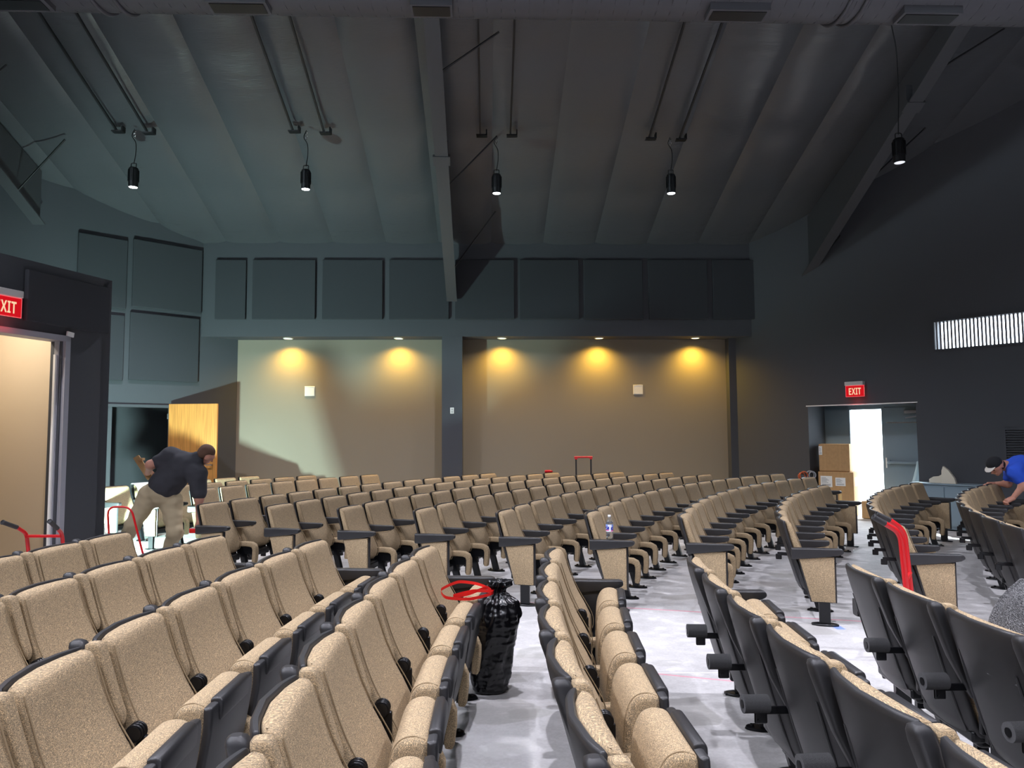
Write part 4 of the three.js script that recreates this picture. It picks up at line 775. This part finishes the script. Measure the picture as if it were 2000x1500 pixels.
{ // right hand truck leaning between rows
  const Z = 4.95, p = atZ(1768, 1150, Z).setY(0), t = thing('hand_truck', 'bright red hand truck standing between seat rows near the exit', 'hand truck', p);
  const L = (px, py, dz = 0) => atZ(px, py, Z + dz).sub(p);
  for (const [k1, g0, g1, dz, bx] of [[[1758, 1040], [1729, 1023], [1706, 1010], 0, 0], [[1766, 1036], [1738, 1016], [1712, 1004], 0.2, 0.02]]) {
    const A = L(...k1, dz), B = L(...g0, dz), C = L(...g1, dz);
    obj('upright', bentTube([V(A.x + 0.05, 0.1, A.z), A, B], 0.019, 0.07), redMetal, t);
    grip(B, C, t);
  }
  const A = L(1758, 1040), B = L(1766, 1036, 0.2);
  for (const y of [0.55, 0.36, 0.2]) obj('cross_bar', rod(V(A.x + 0.03, y, A.z), V(B.x + 0.03, y, B.z), 0.013), redMetal, t);
  obj('toe_plate', box(0.2, 0.01, 0.26, 0.1, 0.012, (A.z + B.z) / 2), redMetal, t);
  for (const z of [A.z + 0.05, B.z - 0.05]) obj('wheel', [new THREE.TorusGeometry(0.09, 0.03, 10, 24).translate(-0.03, 0.12, z), new THREE.CylinderGeometry(0.07, 0.07, 0.03, 20).rotateX(Math.PI / 2).translate(-0.03, 0.12, z)], blackGrip, t);
}
{ // red tube frame lying at the right edge
  const a = atH(1926, 1226, 0.14), b = atH(2040, 1232, 0.14), d = thing('floor_dolly', 'red tubular handle of a dolly lying on the floor', 'dolly', a.clone().setY(0));
  const L = (v) => v.clone().sub(d.position);
  const e = atH(1928, 1250, 0.1), f = atH(2040, 1256, 0.1), g0 = atH(1900, 1222, 0.06), g1 = atH(1795, 1208, 0.06);
  obj('handle', bentTube([L(f), L(e), L(a), L(b)], 0.016, 0.05), redMetal, d);
  obj('frame_rail', [rod(L(g1), L(atH(2040, 1240, 0.06)), 0.012), rod(L(atH(1830, 1232, 0.06)), L(atH(2040, 1262, 0.06)), 0.012)], darkMetal, d);
  for (const q of [g1, atH(1830, 1232, 0.06), atH(2040, 1262, 0.06)]) obj('caster', new THREE.CylinderGeometry(0.05, 0.05, 0.03, 16).rotateX(Math.PI / 2).translate(L(q).x, 0.05, L(q).z), blackGrip, d);
}
{ // grey fleece draped over the last seat at the frame edge
  const R = rowR(7), p = atZ(2016, 1200, 2.75), t = thing('fleece_jacket', 'grey heather fleece jacket heaped on a seat at the frame edge', 'jacket', p.clone().setY(0.62));
  const rings = []; for (let j = 0; j <= 9; j++) { const f = j / 9; rings.push({ c: V(0.03 * f, f * 0.36, -0.02), ax: V(0.11 * Math.sqrt(1.02 - f * f) + 0.015, 0, 0.02), ay: V(0, 0, 0.13 * Math.sqrt(1.02 - f * f) + 0.01), e: 2.3, bend: (x, y) => V(0.012 * Math.sin(y * 7 + f * 4), 0, 0.012 * Math.sin(x * 6 + f * 7)) }); }
  obj('jacket_body', loft(rings, 30), M({ map: fleeceMap, bumpMap: fleeceBump, bumpScale: 0.004, roughness: 1 }), t);
  obj('sleeve', loft([[0.0, 0.24, 0.06, 0.03], [0.02, 0.2, 0.11, 0.045], [0.05, 0.1, 0.15, 0.048], [0.06, 0.0, 0.16, 0.045], [0.05, -0.05, 0.16, 0.04]].map(([x, y, z, r]) => ({ c: V(x, y, z), ax: V(r, 0, 0), ay: V(0, 0, r), e: 2 })), 18), M({ map: fleeceMap, bumpMap: fleeceBump, bumpScale: 0.004, roughness: 1 }), t);
}
{ // rolling tool case behind the last rows, its telescopic handle up
  const Z = 13.75, a = atZ(1125, 893, Z), b = atZ(1154, 893, Z), p = a.clone().lerp(b, 0.5).setY(0), t = thing('tool_case', 'black rolling tool case with red topped telescopic handle at far wall', 'tool case', p);
  const w = a.distanceTo(b) / 2, y = a.y;
  obj('case', rbox(0.46, 0.5, 0.26, 0.03, 0, 0.3, -0.02), blackGrip, t);
  for (const s of [-1, 1]) obj('handle_rail', box(0.028, y - 0.5, 0.02, s * w, (y + 0.5) / 2, 0), blackGrip, t);
  obj('handle_grip', [rbox(w * 2 + 0.07, 0.035, 0.04, 0.012, 0, y, 0), box(0.05, 0.03, 0.035, -w, y - 0.025, 0), box(0.05, 0.03, 0.035, w, y - 0.025, 0)], M({ color: '#d8383e', roughness: 0.4 }), t);
  for (const s of [-1, 1]) obj('wheel', new THREE.CylinderGeometry(0.07, 0.07, 0.05, 20).rotateZ(Math.PI / 2).translate(s * 0.22, 0.07, -0.12), blackGrip, t);
}
{ // small red power tool lying beyond the seats
  const p = atZ(1069, 921, 13.6), t = thing('power_drill', 'small red and black cordless drill behind the farthest seats', 'drill', p);
  obj('motor', loft([[-0.05, 0.02], [-0.03, 0.03], [0.05, 0.03], [0.08, 0.02], [0.1, 0.012]].map(([x, r]) => ({ c: V(x, 0, 0), ax: V(0, r, 0), ay: V(0, 0, r), e: 2.4 })), 16), redMetal, t);
  obj('handle', rbox(0.035, 0.13, 0.04, 0.012, -0.02, -0.08, 0), blackGrip, t); obj('battery', rbox(0.09, 0.05, 0.07, 0.01, -0.01, -0.16, 0), blackGrip, t);
  const s = tag(obj('storage_stool', [rbox(0.34, 0.04, 0.34, 0.01, 0, 0, 0), ...[-0.14, 0.14].flatMap((x) => [-0.14, 0.14].map((z) => box(0.03, p.y - 0.2, 0.03, x, -(p.y - 0.2) / 2, z)))], blackGrip), 'black stool under the red drill behind farthest seats', 'stool'); s.position.set(p.x, p.y - 0.205, p.z);
}
{ // coiled orange hose on the floor stand behind the second far row end
  const p = atZ(1566, 930, 13.0), t = thing('cable_coil', 'coil of orange and grey cable hung behind the far seats', 'cable', p);
  obj('coil', [new THREE.TorusGeometry(0.06, 0.012, 8, 24), new THREE.TorusGeometry(0.07, 0.012, 8, 24).translate(0.03, 0.01, 0.02)], M({ color: '#c8623a', roughness: 0.6 }), t);
  obj('grey_coil', [new THREE.TorusGeometry(0.07, 0.012, 8, 24).translate(0.15, 0.02, 0), new THREE.TorusGeometry(0.06, 0.01, 8, 24).translate(0.18, 0.02, 0.03)], greyPaint, t);
  obj('hanger_post', [rod(V(0.08, -p.y, 0), V(0.08, 0.04, 0), 0.012), rod(V(-0.06, 0.04, 0), V(0.22, 0.04, 0), 0.008), new THREE.CylinderGeometry(0.12, 0.12, 0.015, 20).translate(0.08, -p.y + 0.008, 0)], darkMetal, t);
}
{ // torn cream packing piece by the right wall on a low steel cabinet
  const a = onWall(1850, 960, R0, R1), p = a.clone().add(P3(RD[0] * 0, 0, 0)).add(new THREE.Vector3(-0.777, 0, 0.63).multiplyScalar(0.2)); p.y = 0;
  const c = thing('steel_cabinet', 'low blue grey steel cabinet against the right wall', 'cabinet', p, Math.atan2(-0.777, 0.63) + 0);
  obj('carcass', rbox(0.95, 0.68, 0.34, 0.008, 0.1, 0.36, 0), tealDoor, c); obj('top', rbox(1.0, 0.025, 0.37, 0.006, 0.1, 0.715, 0), tealDoor, c);
  for (const s of [-1, 1]) { const d = obj('cabinet_door', box(0.45, 0.6, 0.012, 0.1 + s * 0.235, 0.37, 0.176), tealDoor, c); obj('knob', new THREE.SphereGeometry(0.012, 10, 8).translate(0.1 + s * 0.03, 0.4, 0.19), chrome, d); }
  const t = thing('packing_foam', 'torn cream packing foam leaning on the steel cabinet', 'packing foam', p.clone().setY(0.73), c.rotation.y);
  const sh = (pts) => new THREE.ExtrudeGeometry(new THREE.Shape(pts.map(([x, y]) => new THREE.Vector2(x, y))), { depth: 0.05, bevelEnabled: true, bevelThickness: 0.006, bevelSize: 0.006, bevelSegments: 2 });
  const cr = M({ color: '#d9d3c2', roughness: 0.9 });
  obj('low_piece', sh([[-0.16, 0], [0.1, 0], [0.09, 0.12], [0.04, 0.14], [-0.02, 0.10], [-0.10, 0.09], [-0.16, 0.05]]), cr, t);
  obj('tall_piece', sh([[0.04, 0], [0.24, 0], [0.22, 0.08], [0.14, 0.2], [0.07, 0.26], [0.05, 0.2]]).translate(0, 0, 0.06), cr, t);
}
{ // white plastic sheet slung over a seat back beyond the man
  const R = rowR(-4), th = 21.6 * DEG + 1.42 * PITCHW / R, t = thing('plastic_cover', 'white plastic cover slung over a seat back behind the man', 'plastic cover', P3(CX - R * Math.cos(th), 0.55, CZ + R * Math.sin(th)), Math.atan2(Math.cos(th), Math.sin(th)));
  const pr = [[0.152, 0.0], [0.115, 0.12], [0.08, 0.24], [0.05, 0.275], [0.0, 0.288], [-0.06, 0.275], [-0.066, 0.2], [-0.045, 0.1]];
  obj('cover', loft(pr.map(([z, y], i) => ({ c: V(-0.06, y, z), ax: V(0.17 - 0.05 * Math.abs(i - 3.5) / 3.5, 0, 0), ay: i < 3 ? V(0, 0.001, 0.004) : i < 6 ? V(0, 0.004, 0.001) : V(0, 0, -0.004), e: 4, bend: (x) => V(0, 0, 0.006 * Math.sin(x * 5 + i)) })), 26), M({ color: '#f2f4f6', roughness: 0.45 }), t);
}
{ // loose wooden seat part held up beside the man
  const a = atZ(266, 892, 8.9), b = atZ(288, 926, 8.9), t = thing('seat_board', 'brown loose seat back part held behind the man in black', 'seat part', a);
  obj('board', [bar(V(0, 0, 0), b.clone().sub(a).multiplyScalar(1.25), 0.07, 0.04, V(0.3, 0, 1))], card, t);
  obj('bracket', [box(0.05, 0.03, 0.06, 0.08, -0.03, 0.02)], card, t);
}
{ // red caddy at the man's right hand
  const p = atZ(382, 1036, 8.75), t = thing('tool_tray', 'small bright red tool tray in the stooping man\'s hand', 'tool tray', p.clone().setY(p.y - 0.03));
  obj('tray', rbox(0.12, 0.055, 0.09, 0.01, 0, 0.03, 0), M({ color: '#ee1c14', roughness: 0.4 }), t);
  obj('screws', rbox(0.1, 0.01, 0.07, 0.003, 0, 0.06, 0), chrome, t);
}

// ---------------------------------------------------------------- people
const smin = (a, b, k) => { const h = Math.max(k - Math.abs(a - b), 0) / k; return Math.min(a, b) - h * h * k * 0.25; };
function capsule(p, a, b, ra, rb) {                                      // tapered capsule distance (rounded cone, approximated)
  const bx = b.x - a.x, by = b.y - a.y, bz = b.z - a.z, px = p[0] - a.x, py = p[1] - a.y, pz = p[2] - a.z;
  const t = Math.max(0, Math.min(1, (px * bx + py * by + pz * bz) / (bx * bx + by * by + bz * bz + 1e-9)));
  return Math.hypot(px - bx * t, py - by * t, pz - bz * t) - (ra + (rb - ra) * t);
}
function sdfMesh(bones, cell, k = 0.04, extra) {
  const lo = V(9, 9, 9), hi = V(-9, -9, -9).multiplyScalar(2); lo.multiplyScalar(9); hi.multiplyScalar(9);
  for (const [a, b, ra, rb] of bones) for (const [p, r] of [[a, ra], [b, rb]]) { lo.min(p.clone().subScalar(r + 3 * cell)); hi.max(p.clone().addScalar(r + 3 * cell)); }
  const c = lo.clone().add(hi).multiplyScalar(0.5), half = Math.max(hi.x - lo.x, hi.y - lo.y, hi.z - lo.z) / 2, res = Math.ceil(2 * half / cell) + 4;
  const mc = new MarchingCubes(res, new THREE.MeshStandardMaterial(), false, false, 120000); mc.isolation = 0;
  const hs = res / 2, f = mc.field;
  for (let z = 0; z < res; z++) { const wz = c.z + (z - hs) / hs * half; for (let y = 0; y < res; y++) { const wy = c.y + (y - hs) / hs * half; for (let x = 0; x < res; x++) {
    const wx = c.x + (x - hs) / hs * half; let d = 1;
    if (wx < lo.x || wx > hi.x || wy < lo.y || wy > hi.y || wz < lo.z || wz > hi.z) { f[z * res * res + y * res + x] = -1; continue; }
    const p = [wx, wy, wz];
    for (const [a, b, ra, rb] of bones) d = smin(d, capsule(p, a, b, ra, rb), k);
    if (extra) d = extra(p, d);
    f[z * res * res + y * res + x] = -d;
  } } }
  mc.update();
  const n = mc.count, pos = new Float32Array(n * 3), nor = new Float32Array(n * 3), uv = new Float32Array(n * 2);
  for (let i = 0; i < n; i++) { for (let j = 0; j < 3; j++) { pos[i * 3 + j] = mc.positionArray[i * 3 + j] * half + c.getComponent(j); nor[i * 3 + j] = mc.normalArray[i * 3 + j]; } const l = Math.hypot(nor[i * 3], nor[i * 3 + 1], nor[i * 3 + 2]) || 1; for (let j = 0; j < 3; j++) nor[i * 3 + j] /= l; uv[i * 2] = pos[i * 3]; uv[i * 2 + 1] = pos[i * 3 + 1]; }
  const g = new THREE.BufferGeometry(); g.setAttribute('position', new THREE.BufferAttribute(pos, 3)); g.setAttribute('normal', new THREE.BufferAttribute(nor, 3)); g.setAttribute('uv', new THREE.BufferAttribute(uv, 2));
  return g;
}
// hand: palm plus four fingers and a thumb; d = pointing direction, n = back-of-hand normal, curl in radians, side = thumb side
function handBones(w, d, n, curl, side) {
  d = d.clone().normalize(); n = n.clone().addScaledVector(d, -n.dot(d)).normalize(); const s = new THREE.Vector3().crossVectors(d, n).multiplyScalar(side);
  const B = [[w, w.clone().addScaledVector(d, 0.075), 0.028, 0.03], [w.clone().addScaledVector(s, 0.02), w.clone().addScaledVector(d, 0.08).addScaledVector(s, 0.026), 0.022, 0.018], [w.clone().addScaledVector(s, -0.02), w.clone().addScaledVector(d, 0.075).addScaledVector(s, -0.026), 0.022, 0.018]];
  [[0.031, 0.07], [0.011, 0.08], [-0.01, 0.075], [-0.03, 0.058]].forEach(([o, len]) => {
    let p = w.clone().addScaledVector(d, 0.085).addScaledVector(s, o), a = curl * 0.35;
    for (let i = 0; i < 3; i++) { const dir = d.clone().multiplyScalar(Math.cos(a)).addScaledVector(n, -Math.sin(a)), q = p.clone().addScaledVector(dir, len * [0.42, 0.32, 0.26][i]); B.push([p, q, 0.0095 - i * 0.0006, 0.009 - i * 0.0008]); p = q; a += curl; }
  });
  let p = w.clone().addScaledVector(d, 0.025).addScaledVector(s, 0.03), dir = d.clone().multiplyScalar(0.75).addScaledVector(s, 0.6).addScaledVector(n, -0.25 - curl * 0.3).normalize();
  for (let i = 0; i < 2; i++) { const q = p.clone().addScaledVector(dir, 0.034); B.push([p, q, 0.0115 - i * 0.001, 0.0105 - i * 0.001]); p = q; dir = dir.clone().addScaledVector(s, -0.3).normalize(); }
  return B;
}
// head: c = centre, f = facing, u = crown direction
function headBones(c, f, u) {
  f = f.clone().normalize(); u = u.clone().addScaledVector(f, -u.dot(f)).normalize(); const s = new THREE.Vector3().crossVectors(u, f);
  const q = (a, b, e = 0) => c.clone().addScaledVector(f, a).addScaledVector(u, b).addScaledVector(s, e);
  const B = [[q(-0.02, 0.035, -0.012), q(-0.02, 0.035, 0.012), 0.082, 0.082], [q(0.02, 0.02, -0.012), q(0.02, 0.02, 0.012), 0.072, 0.072], [q(0.03, -0.045, -0.014), q(0.03, -0.045, 0.014), 0.05, 0.05], [q(0.055, -0.085), q(0.04, -0.07), 0.026, 0.04],
    [q(0.092, 0.012), q(0.112, -0.022), 0.009, 0.013], [q(0.085, -0.052, -0.016), q(0.085, -0.052, 0.016), 0.010, 0.010], [q(0.082, 0.032, -0.035), q(0.086, 0.034, -0.012), 0.009, 0.009], [q(0.086, 0.034, 0.012), q(0.082, 0.032, 0.035), 0.009, 0.009]];
  for (const e of [-1, 1]) B.push([q(-0.005, 0.018, e * 0.088), q(-0.014, -0.02, e * 0.084), 0.012, 0.008]);
  return { B, q };
}
const skin = M({ color: '#c58d78', roughness: 0.55 });
function person(label, origin, part) {
  const t = thing('person', label, 'person', origin); const L = (g) => g.translate(-origin.x, -origin.y, -origin.z);
  const add = (n, g, m) => obj(n, L(g), m, t);
  part(add); return t;
}
{ // stooping man in a charcoal T-shirt and khaki trousers
  const Z = 8.75, j = (x, y, dz = 0) => atZ(x, y, Z + dz);
  const pel = j(312, 962), hipL = j(292, 968, -0.02), hipR = j(334, 980, 0.03), kneeL = j(259, 1026, -0.12), ankL = j(226, 1084, 0.05), kneeR = j(342, 1040, -0.06), ankR = j(325, 1102, 0.06);
  ankL.y = 0.1; ankR.y = 0.1;
  const waist = j(325, 945), chest = j(357, 912, 0.02), shL = j(333, 892, 0.0), shR = j(386, 925, -0.06), nk = j(385, 897, 0.0), hd = j(402, 889, 0.02);
  const elL = j(294, 908, -0.06), haL = j(289, 924, 0.12), elR = j(389, 972, -0.05), wrR = j(388, 1018, 0.0), haR = j(384, 1032, 0.0);
  const toeL = ankL.clone().add(P3(0.06, -0.055, 0.19)), toeR = ankR.clone().add(P3(0.07, -0.055, 0.19));
  const dirH = hd.clone().sub(nk), f = V(0.5, -0.5, -0.7), up = V(0.6, 0.6, -0.1);
  const head = headBones(hd.clone(), f, up);
  person('man in charcoal T-shirt and khaki trousers stooping over the seats', V(pel.x, 0, pel.z), (add) => {
    const body = [[pel, waist, 0.14, 0.135], [waist, chest, 0.135, 0.155], [chest, nk, 0.14, 0.06], [shL, shR, 0.08, 0.08], [nk, hd, 0.058, 0.055], [hipL, kneeL, 0.088, 0.06], [kneeL, ankL, 0.058, 0.04], [hipR, kneeR, 0.088, 0.06], [kneeR, ankR, 0.058, 0.04], [ankL, toeL, 0.04, 0.035], [ankR, toeR, 0.04, 0.035], [shL, elL, 0.068, 0.05], [elL, haL, 0.05, 0.034], [shR, elR, 0.068, 0.05], [elR, wrR, 0.048, 0.03]];
    add('body', merge([sdfMesh(body, 0.016, 0.05), sdfMesh(head.B, 0.006, 0.02), sdfMesh(handBones(wrR, haR.clone().sub(wrR), V(-1, 0, 0.2), 0.5, 1), 0.0045, 0.008), sdfMesh(handBones(haL, V(-0.2, -0.1, -1), V(-0.6, 0.8, 0), 0.6, -1), 0.0045, 0.008)]), skin);
    const sL = shL.clone().lerp(elL, 0.55), sR = shR.clone().lerp(elR, 0.75);
    const hem = waist.clone().lerp(pel, 0.35);
    const fold = (amp, fr) => (p, d) => d + amp * noise.noise(p[0] * fr, p[1] * fr * 1.3, p[2] * fr);
    add('t_shirt', sdfMesh([[hem, waist, 0.172, 0.17], [waist, chest, 0.17, 0.185], [chest, nk, 0.165, 0.085], [chest, shL, 0.15, 0.105], [chest, shR, 0.15, 0.105], [shL, sL, 0.105, 0.088], [shR, sR, 0.108, 0.095]], 0.014, 0.06, fold(0.014, 9)), M({ color: '#3a3b41', roughness: 0.9, bumpMap: grain, bumpScale: 0.0006 }));
    add('trousers', sdfMesh([[pel, hem, 0.158, 0.152], [pel, hipL, 0.15, 0.125], [pel, hipR, 0.15, 0.125], [hipL, kneeL, 0.122, 0.085], [kneeL, ankL, 0.085, 0.07], [hipR, kneeR, 0.125, 0.088], [kneeR, ankR, 0.088, 0.072]], 0.014, 0.045, fold(0.012, 12)), M({ color: '#b7a88a', roughness: 0.9, bumpMap: grain, bumpScale: 0.0006 }));
    for (const [a, b] of [[ankL, toeL], [ankR, toeR]]) add('shoe', sdfMesh([[a.clone().setY(0.06), b.clone().setY(0.045), 0.052, 0.042], [a.clone().setY(0.1), a.clone().setY(0.06), 0.05, 0.052]], 0.012, 0.03), M({ color: '#33302c', roughness: 0.7 }));
    const q = head.q;
    add('hair', sdfMesh([[q(-0.032, 0.045, -0.012), q(-0.032, 0.045, 0.012), 0.081, 0.081], [q(0.0, 0.058, -0.012), q(0.0, 0.058, 0.012), 0.07, 0.07], [q(-0.05, 0.0, -0.02), q(-0.05, 0.0, 0.02), 0.058, 0.058]], 0.006, 0.02), M({ color: '#5d4436', roughness: 0.95 }));
    for (const e of [-1, 1]) add('eye', new THREE.SphereGeometry(0.011, 12, 8).translate(...q(0.083, 0.008, e * 0.032).toArray()), M({ color: '#2a211c', roughness: 0.2 }));
  });
}
{ // man in a blue shirt and dark cap leaning over the front row
  const Z = 9.7, j = (x, y, dz = 0) => atZ(x, y, Z + dz);
  const hd = j(1946, 911), nk = j(1962, 909), chest = j(1992, 914), waist = j(2032, 925), pel = j(2060, 945), sN = j(1984, 922, -0.16), sF = j(1978, 918, 0.18);
  const eN = j(1999, 948, -0.22), wN = j(1978, 973, -0.16), eF = j(1968, 945, 0.2), wF = j(1943, 945, 0.35);
  const hN = pel.clone().add(P3(0, -0.02, -0.1)), hF = pel.clone().add(P3(0, -0.02, 0.1)), kN = P3(hN.x + 0.02, 0.48, -hN.z), kF = P3(hF.x + 0.06, 0.48, -hF.z), aN = P3(hN.x + 0.06, 0.09, -hN.z), aF = P3(hF.x + 0.12, 0.09, -hF.z);
  const f = V(-0.75, -0.65, 0.15), up = V(-0.6, 0.75, 0.1), head = headBones(hd.clone(), f, up), q = head.q;
  person('man in bright blue T-shirt and dark cap leaning over the seats', V(pel.x, 0, pel.z), (add) => {
    const tN = aN.clone().add(P3(-0.2, -0.05, 0)), tF = aF.clone().add(P3(-0.2, -0.05, 0));
    add('body', merge([sdfMesh([[pel, waist, 0.13, 0.125], [waist, chest, 0.125, 0.14], [chest, nk, 0.12, 0.058], [sN, sF, 0.07, 0.07], [nk, hd, 0.055, 0.052], [hN, kN, 0.085, 0.058], [kN, aN, 0.055, 0.04], [hF, kF, 0.085, 0.058], [kF, aF, 0.055, 0.04], [aN, tN, 0.04, 0.033], [aF, tF, 0.04, 0.033], [sN, eN, 0.058, 0.046], [eN, wN, 0.046, 0.029], [sF, eF, 0.055, 0.045], [eF, wF, 0.045, 0.029]], 0.016, 0.05), sdfMesh(head.B, 0.006, 0.02), sdfMesh(handBones(wN, V(-0.9, -0.4, 0), V(-0.3, 0.9, 0.2), 1.1, 1), 0.0045, 0.008), sdfMesh(handBones(wF, V(-0.95, -0.05, -0.25), V(0, 1, 0), 0.45, -1), 0.0045, 0.008)]), skin);
    const fold = (p, d) => d + 0.012 * noise.noise(p[0] * 9, p[1] * 12, p[2] * 9);
    add('t_shirt', sdfMesh([[pel.clone().lerp(waist, 0.3), waist, 0.155, 0.152], [waist, chest, 0.15, 0.168], [chest, nk.clone().lerp(chest, 0.25), 0.145, 0.078], [chest, sN, 0.13, 0.09], [chest, sF, 0.13, 0.09], [sN, sN.clone().lerp(eN, 0.5), 0.092, 0.078], [sF, sF.clone().lerp(eF, 0.55), 0.09, 0.075]], 0.014, 0.06, fold), M({ color: '#2a58d6', roughness: 0.85, bumpMap: grain, bumpScale: 0.0006 }));
    add('trousers', sdfMesh([[hN, kN, 0.115, 0.085], [kN, aN, 0.082, 0.07], [hF, kF, 0.115, 0.085], [kF, aF, 0.082, 0.07], [hN, hF, 0.14, 0.14], [pel, pel.clone().lerp(waist, 0.3), 0.15, 0.148]], 0.016, 0.045), M({ color: '#1f2430', roughness: 0.9 }));
    for (const [a, b] of [[aN, tN], [aF, tF]]) add('shoe', sdfMesh([[a.clone().setY(0.06), b.clone().setY(0.045), 0.05, 0.04]], 0.012, 0.03), M({ color: '#2c2c2e', roughness: 0.7 }));
    add('hair', sdfMesh([[q(-0.05, 0.0, -0.03), q(-0.05, 0.0, 0.03), 0.056, 0.056], [q(-0.045, -0.03, -0.03), q(-0.045, -0.03, 0.03), 0.045, 0.045]], 0.006, 0.02), M({ color: '#2a1f19', roughness: 0.95 }));
    add('cap', sdfMesh([[q(-0.015, 0.055, -0.012), q(-0.015, 0.055, 0.012), 0.085, 0.085], [q(0.02, 0.06, -0.012), q(0.02, 0.06, 0.012), 0.075, 0.075]], 0.006, 0.02), M({ color: '#1b1d22', roughness: 0.9 }));
    const br = []; for (let i = 0; i <= 6; i++) { const a = 0.07 + 0.085 * i / 6; br.push({ c: q(a, 0.052 - 0.02 * (i / 6) * (i / 6)), ax: new THREE.Vector3().crossVectors(up, f).normalize().multiplyScalar(0.075 * Math.sqrt(Math.max(0.05, 1 - Math.pow(i / 6.3, 3)))), ay: up.clone().normalize().multiplyScalar(0.004), e: 2.2 }); }
    add('cap_brim', loft(br, 20), M({ color: '#d8d4cc', roughness: 0.8 }));
    for (const e of [-1, 1]) add('eye', new THREE.SphereGeometry(0.011, 12, 8).translate(...q(0.083, 0.008, e * 0.032).toArray()), M({ color: '#2a211c', roughness: 0.2 }));
  });
}
shade(scene);
renderer.render(scene, camera);
